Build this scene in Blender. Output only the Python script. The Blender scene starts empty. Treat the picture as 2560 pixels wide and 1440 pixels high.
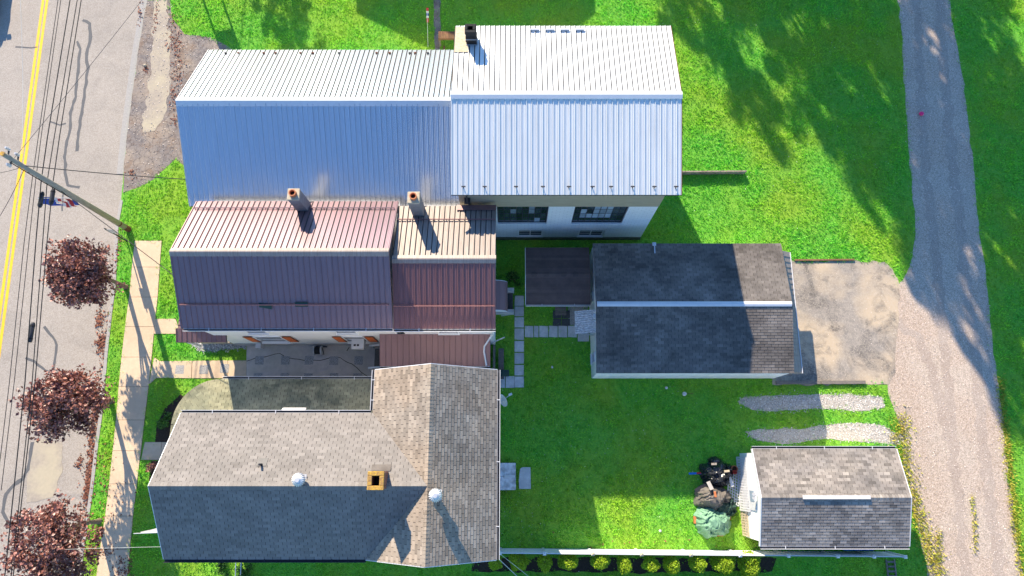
import bpy, bmesh, math, random
import numpy as np
from mathutils import Vector, Matrix, noise as mnoise
R = math.radians
random.seed(7); rng = np.random.default_rng(7)
scn = bpy.context.scene
COL = scn.collection

# ---------------------------------------------------------------- camera, sky, sun, exposure
CAM_H, TILT, FPX = 38.0, R(14.1), 1707.0
cam = bpy.data.cameras.new('camera'); cam.sensor_width = 36; cam.lens = 36 * FPX / 2560
cam.clip_start = .5; cam.clip_end = 1500
camo = bpy.data.objects.new('camera', cam); COL.objects.link(camo)
camo.location = (0, 0, CAM_H); camo.rotation_euler = (TILT, 0, 0)
scn.camera = camo
SUN_A, SUN_B = .77, 1.88            # a thing 1 m high throws its shadow .77 m east and 1.88 m south
SUN_EL = math.atan2(1, math.hypot(SUN_A, SUN_B)); SUN_AZ = math.atan2(-SUN_A, SUN_B)
world = bpy.data.worlds.new('World'); scn.world = world; world.use_nodes = True
wn = world.node_tree; bg = wn.nodes['Background']; bg.inputs['Strength'].default_value = .14
sky = wn.nodes.new('ShaderNodeTexSky'); sky.sky_type = 'NISHITA'; sky.sun_disc = False
sky.sun_elevation = SUN_EL; sky.sun_rotation = SUN_AZ; sky.air_density = 1.0; sky.dust_density = .0; sky.ozone_density = 7.0
wn.links.new(sky.outputs[0], bg.inputs[0])
sl = bpy.data.lights.new('sun', 'SUN'); sl.energy = 5.0; sl.angle = R(.5); sl.color = (1, .87, .68)
so = bpy.data.objects.new('sun', sl); COL.objects.link(so)
so.rotation_euler = Vector((SUN_A, -SUN_B, -1)).to_track_quat('-Z', 'Y').to_euler()
scn.view_settings.view_transform = 'Standard'; scn.view_settings.look = 'None'
scn.view_settings.exposure = 1.2; scn.view_settings.gamma = 1

# ---------------------------------------------------------------- helpers
_C, _S = math.cos(TILT), math.sin(TILT)
def P(x, y, z=0.0):
    """surveyed point: photograph pixel + known height above ground -> metres"""
    u = (x - 1280) / FPX; v = (720 - y) / FPX; t = (CAM_H - z) / (_C - v * _S)
    return Vector((u * t, (v * _C + _S) * t, z))
def on_x(x, y, X):
    u = (x - 1280) / FPX; v = (720 - y) / FPX; t = X / u
    return Vector((X, (v * _C + _S) * t, CAM_H - t * (_C - v * _S)))

class MB:
    def __init__(s): s.v = []; s.f = []; s.m = []; s.t = []
    def add(s, verts, faces, mi=0, tint=.5):
        o = len(s.v); s.v += [tuple(p) for p in verts]; s.f += [tuple(i + o for i in f) for f in faces]
        s.m += [mi] * len(faces); s.t += [tint] * len(verts); return s
    def box(s, x0, x1, y0, y1, z0, z1, mi=0):
        vs = [(x, y, z) for z in (z0, z1) for y in (y0, y1) for x in (x0, x1)]
        return s.add(vs, [(0, 2, 3, 1), (4, 5, 7, 6), (0, 1, 5, 4), (2, 6, 7, 3), (0, 4, 6, 2), (1, 3, 7, 5)], mi)
    def obox(s, c, ax, ay, az, mi=0):
        c, ax, ay, az = map(Vector, (c, ax, ay, az))
        vs = [c + ax * i + ay * j + az * k for k in (-1, 1) for j in (-1, 1) for i in (-1, 1)]
        return s.add(vs, [(0, 2, 3, 1), (4, 5, 7, 6), (0, 1, 5, 4), (2, 6, 7, 3), (0, 4, 6, 2), (1, 3, 7, 5)], mi)
    def bar(s, a, b, w, h, mi=0, up=(0, 0, 1)):
        a, b = Vector(a), Vector(b); d = b - a; L = d.length; d.normalize()
        sd = d.cross(Vector(up)); sd = sd.normalized() if sd.length > 1e-4 else Vector((1, 0, 0))
        u = sd.cross(d)
        return s.obox((a + b) / 2, d * L / 2, sd * w / 2, u * h / 2, mi)
    def prism(s, pts, z0, z1, mi=0):
        n = len(pts); vs = [(p[0], p[1], z0) for p in pts] + [(p[0], p[1], z1) for p in pts]
        fs = [tuple(range(n - 1, -1, -1)), tuple(range(n, 2 * n))] + [(i, (i + 1) % n, n + (i + 1) % n, n + i) for i in range(n)]
        return s.add(vs, fs, mi)
    def extrude(s, prof, d, mi=0):
        """closed 3-d profile pushed along d"""
        n = len(prof); d = Vector(d); vs = [Vector(p) for p in prof]; vs += [p + d for p in vs]
        fs = [tuple(range(n - 1, -1, -1)), tuple(range(n, 2 * n))] + [(i, (i + 1) % n, n + (i + 1) % n, n + i) for i in range(n)]
        return s.add(vs, fs, mi)
    def tube(s, pts, rad, seg=8, mi=0, caps=True):
        pts = [Vector(p) for p in pts]; n = len(pts)
        if not hasattr(rad, '__len__'): rad = [rad] * n
        o = []; prev = None
        for i, p in enumerate(pts):
            d = (pts[min(i + 1, n - 1)] - pts[max(i - 1, 0)]).normalized()
            ref = Vector((0, 0, 1)) if abs(d.z) < .9 else Vector((1, 0, 0))
            a = d.cross(ref).normalized(); b = a.cross(d)
            o += [p + (a * math.cos(2 * math.pi * k / seg) + b * math.sin(2 * math.pi * k / seg)) * rad[i] for k in range(seg)]
        fs = [(i * seg + k, i * seg + (k + 1) % seg, (i + 1) * seg + (k + 1) % seg, (i + 1) * seg + k) for i in range(n - 1) for k in range(seg)]
        if caps: fs += [tuple(range(seg)), tuple((n - 1) * seg + k for k in range(seg - 1, -1, -1))]
        return s.add(o, fs, mi)
    def cyl(s, c, r0, r1, z0, z1, seg=14, mi=0): return s.tube([(c[0], c[1], z0), (c[0], c[1], z1)], [r0, r1], seg, mi)
    def ring(s, c, ro, ri, z0, z1, seg=16, mi=0):
        vs = []
        for r, z in ((ro, z0), (ro, z1), (ri, z1), (ri, z0)):
            vs += [(c[0] + r * math.cos(2 * math.pi * k / seg), c[1] + r * math.sin(2 * math.pi * k / seg), z) for k in range(seg)]
        fs = [(a * seg + k, a * seg + (k + 1) % seg, ((a + 1) % 4) * seg + (k + 1) % seg, ((a + 1) % 4) * seg + k) for a in range(4) for k in range(seg)]
        return s.add(vs, fs, mi)
    def build(s, name, mats, parent=None, smooth=False, bevel=0):
        me = bpy.data.meshes.new(name)
        o = Vector((0, 0, 0))
        if parent: o = origin(parent)
        me.from_pydata([(p[0] - o.x, p[1] - o.y, p[2] - o.z) for p in s.v], [], s.f)
        if not isinstance(mats, (list, tuple)): mats = [mats]
        for m in mats: me.materials.append(m)
        if len(mats) > 1: me.polygons.foreach_set('material_index', s.m)
        at = me.attributes.new('tint', 'FLOAT', 'POINT'); at.data.foreach_set('value', s.t)
        bm = bmesh.new(); bm.from_mesh(me); bmesh.ops.recalc_face_normals(bm, faces=bm.faces)
        if bevel: bmesh.ops.bevel(bm, geom=bm.edges[:], offset=bevel, segments=1, affect='EDGES', clamp_overlap=True)
        bm.to_mesh(me); bm.free()
        if smooth: me.polygons.foreach_set('use_smooth', [True] * len(me.polygons))
        ob = bpy.data.objects.new(name, me); COL.objects.link(ob)
        if parent: ob.parent = parent
        return ob
def origin(o):
    v = Vector((0, 0, 0))
    while o: v += o.location; o = o.parent
    return v
def thing(name, label, cat, loc=(0, 0, 0), group=None):
    o = bpy.data.objects.new(name, None); COL.objects.link(o); o.location = loc; o.empty_display_size = .3
    return tag(o, label, cat, group)
def tag(o, label, cat=None, group=None, kind=None):
    o['label'] = label
    if cat: o['category'] = cat
    if group: o['group'] = group
    if kind: o['kind'] = kind
    return o
def struct(o, label=None):
    o['kind'] = 'structure'
    if label: o['label'] = label
    return o
def stuff_part(o): o['kind'] = 'stuff'; return o
def np_mesh(name, verts, faces, mat, tint=None, parent=None):
    """verts (n,3), faces (m,k) all of one size"""
    me = bpy.data.meshes.new(name); n, (m, k) = len(verts), faces.shape
    if parent: verts = verts - np.array(origin(parent))
    me.vertices.add(n); me.vertices.foreach_set('co', np.ascontiguousarray(verts, dtype=np.float32).ravel())
    me.loops.add(m * k); me.loops.foreach_set('vertex_index', np.ascontiguousarray(faces, dtype=np.int32).ravel())
    me.polygons.add(m); me.polygons.foreach_set('loop_start', np.arange(0, m * k, k, dtype=np.int32))
    me.polygons.foreach_set('loop_total', np.full(m, k, dtype=np.int32))
    if tint is not None:
        at = me.attributes.new('tint', 'FLOAT', 'POINT'); at.data.foreach_set('value', np.ascontiguousarray(tint, dtype=np.float32))
    me.update(); me.validate(); me.materials.append(mat)
    ob = bpy.data.objects.new(name, me); COL.objects.link(ob)
    if parent: ob.parent = parent
    return ob
def clip(poly, a, b):
    """keep the part of convex poly left of a->b"""
    out = []; n = len(poly)
    sd = [(b[0] - a[0]) * (p[1] - a[1]) - (b[1] - a[1]) * (p[0] - a[0]) for p in poly]
    for i in range(n):
        j = (i + 1) % n
        if sd[i] >= -1e-9: out.append(poly[i])
        if (sd[i] > 1e-9 and sd[j] < -1e-9) or (sd[i] < -1e-9 and sd[j] > 1e-9):
            t = sd[i] / (sd[i] - sd[j]); out.append((poly[i][0] + t * (poly[j][0] - poly[i][0]), poly[i][1] + t * (poly[j][1] - poly[i][1])))
    return out
def area(p): return sum(p[i][0] * p[(i + 1) % len(p)][1] - p[(i + 1) % len(p)][0] * p[i][1] for i in range(len(p))) / 2
def inside(px, py, poly):
    r = np.zeros(len(px), bool); n = len(poly)
    for i in range(n):
        x0, y0 = poly[i][:2]; x1, y1 = poly[(i + 1) % n][:2]
        if abs(y1 - y0) < 1e-9: continue
        c = ((y0 > py) != (y1 > py)) & (px < (x1 - x0) * (py - y0) / (y1 - y0) + x0); r ^= c
    return r
def rough(pts, amp=.06, step=.3, seed=0):
    """walk an outline in short steps with a ragged edge"""
    out = []; n = len(pts)
    for i in range(n):
        a = Vector(pts[i][:2]); b = Vector(pts[(i + 1) % n][:2]); k = max(1, int((b - a).length / step))
        nrm = Vector((-(b - a).y, (b - a).x)); nrm = nrm.normalized() if nrm.length else nrm
        for j in range(k):
            p = a + (b - a) * j / k
            w = mnoise.noise((p.x * 1.7, p.y * 1.7, seed)) * amp * 1.4 + mnoise.noise((p.x * 5, p.y * 5, seed + 9)) * amp * .8
            out.append(tuple(p + nrm * w))
    return out
BLOCK = []          # plan outlines where no grass grows
def sheet(name, pts, z, mat, parent=None, block=True):
    bm = bmesh.new(); o = origin(parent) if parent else Vector((0, 0, 0))
    f = bm.faces.new([bm.verts.new((p[0] - o.x, p[1] - o.y, z - o.z)) for p in pts])
    bmesh.ops.triangulate(bm, faces=[f]); bmesh.ops.recalc_face_normals(bm, faces=bm.faces)
    if sum(f.normal.z for f in bm.faces) < 0: bmesh.ops.reverse_faces(bm, faces=bm.faces)
    me = bpy.data.meshes.new(name); bm.to_mesh(me); bm.free(); me.materials.append(mat)
    ob = bpy.data.objects.new(name, me); COL.objects.link(ob)
    if parent: ob.parent = parent
    if block: BLOCK.append([tuple(p[:2]) for p in pts])
    return ob
def ribbon(pts, w, jit=0, seed=0):
    pts = [Vector(p[:2]) for p in pts]; dense = []
    for a, b in zip(pts, pts[1:]):
        k = max(1, int((b - a).length / .25)) if jit else 1
        dense += [a + (b - a) * j / k for j in range(k)]
    dense.append(pts[-1]); L = []; Rr = []
    for i, p in enumerate(dense):
        d = dense[min(i + 1, len(dense) - 1)] - dense[max(i - 1, 0)]; nn = Vector((-d.y, d.x)).normalized()
        q = p + nn * jit * mnoise.noise((p.x * 2, p.y * 2, seed)); hw = w / 2 * (1 + (jit and .5 * mnoise.noise((p.x * 3, p.y * 3, seed + 4))))
        L.append(tuple(q + nn * hw)); Rr.append(tuple(q - nn * hw))
    return L + Rr[::-1]

# ---------------------------------------------------------------- materials
def mat(name, c1, c2=None, scale=3., rough_=.85, bump=0., bscale=60., metal=0., spec=.3, big=None, bigscale=.35, bigamt=.5,
        tint=0., tint2=None, big2=None, big2scale=1., big2amt=.6, stretch=None, detail=4., obj=0., transl=0., dist=.02):
    m = bpy.data.materials.new(name); m.use_nodes = True; nt = m.node_tree; N = nt.nodes; L = nt.links
    b = N['Principled BSDF']; b.inputs['Roughness'].default_value = rough_; b.inputs['Metallic'].default_value = metal
    b.inputs['Specular IOR Level'].default_value = spec
    c2 = c2 or tuple(x * .75 for x in c1)
    g = N.new('ShaderNodeNewGeometry'); pos = g.outputs['Position']
    if stretch:
        mp = N.new('ShaderNodeMapping'); mp.inputs['Scale'].default_value = stretch; L.new(pos, mp.inputs['Vector']); pos = mp.outputs[0]
    n1 = N.new('ShaderNodeTexNoise'); n1.inputs['Scale'].default_value = scale; n1.inputs['Detail'].default_value = detail; n1.inputs['Roughness'].default_value = .65
    L.new(pos, n1.inputs['Vector'])
    rp = N.new('ShaderNodeValToRGB'); rp.color_ramp.elements[0].position = .3; rp.color_ramp.elements[1].position = .7
    rp.color_ramp.elements[0].color = (*c2, 1); rp.color_ramp.elements[1].color = (*c1, 1); L.new(n1.outputs[0], rp.inputs[0])
    col = rp.outputs[0]
    def mix(a, bcol, fac, mode='MIX'):
        x = N.new('ShaderNodeMix'); x.data_type = 'RGBA'; x.blend_type = mode
        if isinstance(fac, float): x.inputs['Factor'].default_value = fac
        else: L.new(fac, x.inputs['Factor'])
        L.new(a, x.inputs['A'])
        if isinstance(bcol, tuple): x.inputs['B'].default_value = (*bcol, 1)
        else: L.new(bcol, x.inputs['B'])
        return x.outputs['Result']
    if big:
        n2 = N.new('ShaderNodeTexNoise'); n2.inputs['Scale'].default_value = bigscale; n2.inputs['Detail'].default_value = 5; L.new(g.outputs['Position'], n2.inputs['Vector'])
        r2 = N.new('ShaderNodeValToRGB'); r2.color_ramp.elements[0].position = .42; r2.color_ramp.elements[1].position = .62
        r2.color_ramp.elements[1].color = (bigamt,) * 3 + (1,); L.new(n2.outputs[0], r2.inputs[0])
        col = mix(col, big, r2.outputs[0])
    if big2:
        n4 = N.new('ShaderNodeTexNoise'); n4.inputs['Scale'].default_value = big2scale; n4.inputs['Detail'].default_value = 6; n4.inputs['Roughness'].default_value = .7; n4.inputs['Distortion'].default_value = .6; L.new(g.outputs['Position'], n4.inputs['Vector'])
        r4 = N.new('ShaderNodeValToRGB'); r4.color_ramp.elements[0].position = .49; r4.color_ramp.elements[1].position = .6; r4.color_ramp.elements[1].color = (big2amt,) * 3 + (1,); L.new(n4.outputs['Color'], r4.inputs[0])
        col = mix(col, big2, r4.outputs[0])
    if tint:
        a = N.new('ShaderNodeAttribute'); a.attribute_name = 'tint'
        if tint2:
            col = mix(col, tint2, a.outputs['Fac'])
        mr = N.new('ShaderNodeMapRange'); mr.inputs['To Min'].default_value = 1 - tint; mr.inputs['To Max'].default_value = 1 + tint; L.new(a.outputs['Fac'], mr.inputs[0])
        col = mix(col, mr.outputs[0], 1., 'MULTIPLY')
    if obj:
        oi = N.new('ShaderNodeObjectInfo'); mr = N.new('ShaderNodeMapRange'); mr.inputs['To Min'].default_value = 1 - obj; mr.inputs['To Max'].default_value = 1 + obj
        L.new(oi.outputs['Random'], mr.inputs[0]); col = mix(col, mr.outputs[0], 1., 'MULTIPLY')
    L.new(col, b.inputs['Base Color'])
    if bump:
        n3 = N.new('ShaderNodeTexNoise'); n3.inputs['Scale'].default_value = bscale; n3.inputs['Detail'].default_value = 3; L.new(g.outputs['Position'], n3.inputs['Vector'])
        bp = N.new('ShaderNodeBump'); bp.inputs['Strength'].default_value = bump; bp.inputs['Distance'].default_value = dist
        L.new(n3.outputs[0], bp.inputs['Height']); L.new(bp.outputs[0], b.inputs['Normal'])
    if transl:
        t = N.new('ShaderNodeBsdfTranslucent'); L.new(col, t.inputs[0]); ms = N.new('ShaderNodeMixShader'); ms.inputs[0].default_value = transl
        L.new(b.outputs[0], ms.inputs[1]); L.new(t.outputs[0], ms.inputs[2]); L.new(ms.outputs[0], N['Material Output'].inputs[0])
    m['col'] = 1
    return m
def voronoi_over(m, scale, c, width=.03, amt=.7, feature='DISTANCE_TO_EDGE', warp=0.):
    """fine cracks (or stone cells) worked over an existing colour"""
    nt = m.node_tree; N = nt.nodes; L = nt.links; b = N['Principled BSDF']; src = b.inputs['Base Color'].links[0].from_socket
    g = N.new('ShaderNodeNewGeometry'); v = N.new('ShaderNodeTexVoronoi'); v.feature = feature; v.inputs['Scale'].default_value = scale
    vec = g.outputs['Position']
    if warp:
        nz = N.new('ShaderNodeTexNoise'); nz.inputs['Scale'].default_value = scale * 1.5; L.new(vec, nz.inputs['Vector'])
        ad = N.new('ShaderNodeVectorMath'); ad.operation = 'MULTIPLY_ADD'; ad.inputs[1].default_value = (warp,) * 3; L.new(nz.outputs['Color'], ad.inputs[0]); L.new(vec, ad.inputs[2]); vec = ad.outputs[0]
    L.new(vec, v.inputs['Vector'])
    x = N.new('ShaderNodeMix'); x.data_type = 'RGBA'; L.new(src, x.inputs['A'])
    if feature == 'DISTANCE_TO_EDGE':
        mr = N.new('ShaderNodeMapRange'); mr.inputs['From Max'].default_value = width; mr.inputs['To Min'].default_value = amt; mr.inputs['To Max'].default_value = 0
        L.new(v.outputs['Distance'], mr.inputs[0]); x.inputs['B'].default_value = (*c, 1); L.new(mr.outputs[0], x.inputs['Factor'])
    else:
        hs = N.new('ShaderNodeSeparateColor'); L.new(v.outputs['Color'], hs.inputs[0])
        rp = N.new('ShaderNodeValToRGB'); rp.color_ramp.elements[0].color = (*c[0], 1); rp.color_ramp.elements[1].color = (*c[1], 1); L.new(hs.outputs[0], rp.inputs[0])
        L.new(rp.outputs[0], x.inputs['B']); x.inputs['Factor'].default_value = amt
    L.new(x.outputs['Result'], b.inputs['Base Color']); return m

M = {}
M['lawn'] = mat('lawn', (.22, .50, .045), (.08, .34, .05), 9, .95, 1, 25, big=(.34, .40, .03), bigscale=.22, bigamt=.45, spec=.1, dist=.05)
M['blade'] = mat('grass_blade', (.31, .68, .06), (.12, .54, .08), 1.6, .8, big=(.60, .62, .035), bigscale=.22, bigamt=.36, spec=.15, tint=.5, transl=.3)
M['asphalt'] = mat('asphalt', (.46, .395, .32), (.36, .305, .245), 14, .95, .5, 90, big=(.34, .29, .235), bigscale=.25, bigamt=.5, spec=.2, big2=(.26, .225, .185), big2scale=.45, big2amt=.4)
voronoi_over(M['asphalt'], 28, ((.16, .15, .14), (.55, .51, .47)), amt=.3, feature='F1')
M['tar'] = mat('tar', (.13, .13, .13), (.10, .10, .10), 20, .8)
M['yellow'] = mat('yellow_paint', (.95, .56, .01), (.72, .42, .05), 6, .7)
M['apron'] = mat('broken_pavement', (.28, .245, .22), (.14, .12, .115), 5, .95, 1, 30, big=(.38, .30, .225), bigscale=.6, bigamt=.7, big2=(.20, .12, .07), big2scale=1.3, big2amt=.5)
voronoi_over(M['apron'], 2.2, (.05, .045, .045), .035, .8, warp=.35)
M['old_concrete'] = mat('old_concrete', (.44, .37, .28), (.32, .275, .225), 6, .95, .5, 60, big=(.5, .43, .29), bigscale=.7, bigamt=.6)
M['gutter_conc'] = mat('gutter_concrete', (.42, .39, .35), (.32, .30, .28), 9, .95, .4, 50)
M['walk'] = mat('walk_concrete', (.70, .53, .36), (.60, .45, .305), 5, .9, .3, 80, big=(.45, .33, .22), bigscale=.5, bigamt=.4, obj=.05)
M['joint'] = mat('joint_soil', (.08, .07, .05), (.05, .045, .03), 10, .95)
M['patio'] = mat('patio_concrete', (.62, .54, .47), (.48, .42, .365), 2.5, .9, .3, 70, big=(.46, .42, .30), bigscale=.5, bigamt=.5)
M['flag'] = mat('flagstone', (.66, .64, .61), (.50, .485, .47), 7, .85, .4, 40, big=(.40, .39, .38), bigscale=2, bigamt=.5, obj=.12)
M['slab_dark'] = mat('dark_slab', (.10, .10, .10), (.07, .07, .07), 9, .85, .4, 40)
M['pebble'] = mat('pebbles', (.62, .60, .57), (.3, .28, .26), 40, .8, 1, 60)
voronoi_over(M['pebble'], 26, (.03, .03, .03), .09, .95)
M['gravel'] = mat('alley_gravel', (.55, .41, .30), (.43, .315, .225), 9, .95, 1, 40, big=(.54, .45, .35), bigscale=.35, bigamt=.7, dist=.04)
voronoi_over(M['gravel'], 26, ((.2, .15, .11), (.86, .71, .58)), amt=.45, feature='F1')
M['track'] = mat('packed_gravel', (.48, .36, .265), (.37, .275, .20), 9, .95, 1, 40, big=(.50, .40, .31), bigscale=.5, bigamt=.6, dist=.03)
voronoi_over(M['track'], 34, ((.16, .13, .11), (.66, .56, .48)), amt=.4, feature='F1')
M['gravel_w'] = mat('pale_gravel', (.52, .45, .37), (.40, .345, .285), 9, .95, 1, 40, dist=.04)
voronoi_over(M['gravel_w'], 18, ((.24, .21, .18), (.72, .66, .58)), amt=.5, feature='F1')
M['stone_w'] = mat('white_stone', (.62, .60, .57), (.5, .48, .45), 9, .8, tint=.45)
M['stone_g'] = mat('grey_stone', (.68, .58, .50), (.50, .41, .35), 9, .8, tint=.5)
M['drive'] = mat('driveway', (.36, .31, .255), (.25, .22, .19), 3, .95, .6, 60, big=(.56, .43, .285), bigscale=.4, bigamt=.8, big2=(.13, .115, .10), big2scale=.55, big2amt=.85)
voronoi_over(M['drive'], 5.5, (.54, .46, .36), .06, .6, warp=.25)
M['mulch'] = mat('mulch', (.07, .045, .03), (.03, .02, .015), 12, .95, 1, 30, dist=.05)
M['soil'] = mat('bare_soil', (.25, .16, .10), (.16, .11, .07), 6, .95, .8, 30)
M['white_metal'] = mat('white_metal_roof', (.76, .765, .77), (.70, .705, .71), 1.2, .24, metal=.8, spec=.5, stretch=(3, .4, .4))
M['mill_metal'] = mat('white_painted_metal_roof', (.77, .78, .75), (.69, .70, .67), 1.2, .35, metal=.1, spec=.6, stretch=(3, .4, .4))
M['white_trim'] = mat('white_trim', (.66, .66, .66), (.6, .6, .6), 3, .45)
M['white_paint'] = mat('white_paint', (.80, .80, .79), (.74, .74, .73), 2, .55)
M['siding'] = mat('white_siding', (.80, .80, .80), (.73, .73, .73), 2, .5, obj=.05)
M['brown_metal'] = mat('brown_metal_roof', (.30, .195, .195), (.255, .165, .17), 1.5, .28, metal=.5, spec=.5, stretch=(3, .4, .4))
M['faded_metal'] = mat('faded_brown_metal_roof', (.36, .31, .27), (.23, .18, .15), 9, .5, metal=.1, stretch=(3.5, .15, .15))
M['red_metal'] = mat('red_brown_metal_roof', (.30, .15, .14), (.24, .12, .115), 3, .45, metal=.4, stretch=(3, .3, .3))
M['porch_metal'] = mat('porch_metal_roof', (.28, .165, .155), (.235, .14, .135), 2, .5, metal=.35, stretch=(3, .3, .3))
M['deck'] = mat('roof_underlay', (.075, .07, .065), (.055, .05, .048), 5, .95)
M['sh_house'] = mat('house_shingle', (.235, .215, .195), (.19, .172, .155), 2.2, .95, .4, 90, big=(.25, .225, .205), bigscale=.8, bigamt=.5, tint=.16, spec=.08, big2=(.17, .155, .14), big2scale=.5, big2amt=.45)
M['sh_tee'] = mat('rear_wing_shingle', (.34, .29, .235), (.25, .21, .17), 1.6, .95, .4, 90, big=(.36, .27, .19), bigscale=.45, bigamt=.5, tint=.3, spec=.08, big2=(.20, .16, .125), big2scale=.6, big2amt=.45)  # browner than the main roof: mostly lighting put into the colour, partly own tone
M['sh_porch'] = mat('porch_shingle', (.36, .335, .21), (.25, .235, .155), 2.2, .95, .4, 90, big=(.13, .14, .10), bigscale=.6, bigamt=.6, tint=.22, spec=.08, big2=(.10, .11, .08), big2scale=.7, big2amt=.65)
M['sh_gar'] = mat('garage_shingle', (.175, .155, .135), (.115, .10, .09), 1.2, .95, .4, 90, big=(.26, .23, .20), bigscale=.5, bigamt=.5, tint=.24, stretch=(1, 1.6, 1), spec=.08, big2=(.09, .08, .07), big2scale=.6, big2amt=.6)
M['sh_shed'] = mat('shed_shingle', (.34, .30, .255), (.23, .20, .175), 1.2, .95, .4, 90, big=(.15, .14, .135), bigscale=.7, bigamt=.55, tint=.4, spec=.08, big2=(.13, .12, .11), big2scale=.8, big2amt=.5)
M['sh_annex'] = mat('annex_roofing', (.12, .085, .075), (.085, .06, .055), 2, .9, .4, 60, tint=.2)
M['block'] = mat('painted_block', (.72, .72, .72), (.62, .62, .62), 3, .75, .4, 25, big=(.76, .76, .76), bigscale=.7, bigamt=.5, stretch=(1, 1, 5))
def courses_over(m, w, h, amt, c):
    nt = m.node_tree; N = nt.nodes; L = nt.links; b = N['Principled BSDF']; src = b.inputs['Base Color'].links[0].from_socket
    g = N.new('ShaderNodeNewGeometry'); sp = N.new('ShaderNodeSeparateXYZ'); L.new(g.outputs['Position'], sp.inputs[0]); ad = N.new('ShaderNodeMath'); ad.operation = 'ADD'; L.new(sp.outputs['X'], ad.inputs[0]); L.new(sp.outputs['Y'], ad.inputs[1])
    cb = N.new('ShaderNodeCombineXYZ'); L.new(ad.outputs[0], cb.inputs['X']); L.new(sp.outputs['Z'], cb.inputs['Y'])
    br = N.new('ShaderNodeTexBrick'); br.inputs['Scale'].default_value = 1; br.inputs['Brick Width'].default_value = w; br.inputs['Row Height'].default_value = h; br.inputs['Mortar Size'].default_value = .012; L.new(cb.outputs[0], br.inputs['Vector'])
    mu = N.new('ShaderNodeMath'); mu.operation = 'MULTIPLY'; mu.inputs[1].default_value = amt; L.new(br.outputs['Fac'], mu.inputs[0])
    x = N.new('ShaderNodeMix'); x.data_type = 'RGBA'; L.new(src, x.inputs['A']); x.inputs['B'].default_value = (*c, 1); L.new(mu.outputs[0], x.inputs['Factor']); L.new(x.outputs['Result'], b.inputs['Base Color'])
courses_over(M['block'], .4, .2, .5, (.4, .4, .4))
M['tan'] = mat('tan_paint', (.40, .33, .23), (.30, .25, .175), 2, .8, .3, 25, stretch=(.7, 1, 6))
M['orange'] = mat('orange_shutter', (.62, .15, .03), (.52, .12, .025), 6, .6)
M['dark_red'] = mat('shutter_frame', (.16, .05, .03), (.12, .04, .02), 6, .6)
M['lichen_brick'] = mat('lichen_brick', (.60, .36, .05), (.24, .13, .07), 9, .9, .8, 30)
M['red_brick'] = mat('red_brick', (.28, .13, .09), (.2, .09, .07), 9, .9, .8, 30)
M['grey_block'] = mat('grey_chimney_block', (.30, .29, .28), (.22, .21, .20), 6, .9, .6, 30, obj=.2)
M['cap'] = mat('chimney_cap_mortar', (.55, .48, .36), (.42, .33, .2), 9, .9, .6, 30)
M['clay'] = mat('clay_flue', (.55, .2, .09), (.42, .14, .06), 9, .8)
M['soot'] = mat('soot_black', (.022, .022, .024), (.012, .012, .012), 9, .8, .6, 30)
M['galv'] = mat('galvanised', (.62, .62, .63), (.5, .5, .52), 6, .4, metal=.3)
M['dark_metal'] = mat('dark_metal', (.05, .05, .055), (.03, .03, .035), 6, .5, metal=.2)
M['rust'] = mat('rust', (.22, .08, .04), (.12, .05, .03), 20, .9)
M['glass'] = mat('window_glass', (.035, .05, .06), (.02, .03, .035), 3, .08, spec=.6, obj=.5)
M['glass_b'] = mat('pale_glass', (.30, .36, .42), (.2, .25, .3), 2, .25, spec=.6, obj=.3)  # pale panes: sky reflection and clutter behind are put into the colour
M['wood_old'] = mat('weathered_wood', (.22, .19, .16), (.13, .11, .095), 8, .9, .6, 30, obj=.2, stretch=(1, 4, 4))
M['wood_brown'] = mat('brown_wood', (.28, .14, .07), (.15, .08, .045), 8, .9, .5, 30, obj=.25)
M['bark'] = mat('tree_bark', (.26, .19, .13), (.14, .10, .07), 10, .95, 1, 30)
M['pole'] = mat('pole_wood', (.40, .35, .27), (.27, .235, .18), 5, .9, .6, 30, stretch=(4, 4, .6))
M['redleaf'] = mat('copper_leaf', (.41, .175, .125), (.165, .062, .052), 3, .42, tint=.65, transl=.2, spec=.6)
M['shrubleaf'] = mat('shrub_leaf', (.34, .44, .014), (.20, .34, .014), 5, .6, tint=.4, transl=.25)
M['bushleaf'] = mat('bush_leaf', (.09, .2, .03), (.05, .12, .02), 5, .6, tint=.4, transl=.25)
M['treeleaf'] = mat('tree_leaf', (.08, .17, .02), (.04, .10, .015), 1, .7, tint=.4, transl=.2)
M['deadleaf'] = mat('dead_leaf', (.30, .11, .06), (.15, .06, .04), 7, .8, tint=.4)
M['flower'] = mat('clover', (.75, .74, .66), (.7, .68, .6), 7, .8)
M['black_plastic'] = mat('black_plastic', (.03, .032, .036), (.018, .018, .02), 3, .22, spec=.6)
M['grey_tarp'] = mat('grey_tarp', (.15, .135, .12), (.10, .09, .08), 2, .5)
M['green_tarp'] = mat('green_tarp', (.20, .36, .24), (.12, .25, .16), 2, .5)
M['dkgreen'] = mat('dark_green_plastic', (.03, .07, .055), (.02, .05, .04), 3, .5)
M['blue_plastic'] = mat('blue_plastic', (.02, .16, .55), (.015, .12, .45), 3, .4)
M['red_plastic'] = mat('red_plastic', (.55, .03, .03), (.45, .025, .025), 3, .4)
M['pink'] = mat('pink_plastic', (.85, .03, .18), (.8, .03, .15), 3, .4)
M['bluecloth'] = mat('blue_cloth', (.05, .09, .38), (.04, .07, .3), 3, .8)
M['redcloth'] = mat('red_cloth', (.48, .05, .06), (.4, .04, .05), 3, .8)
M['whitecloth'] = mat('white_cloth', (.7, .69, .68), (.6, .6, .6), 3, .8)
M['greycloth'] = mat('grey_cloth', (.34, .32, .35), (.27, .26, .28), 3, .8)
M['black_wire'] = mat('black_wire', (.022, .022, .022), (.015, .015, .015), 3, .6)
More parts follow.
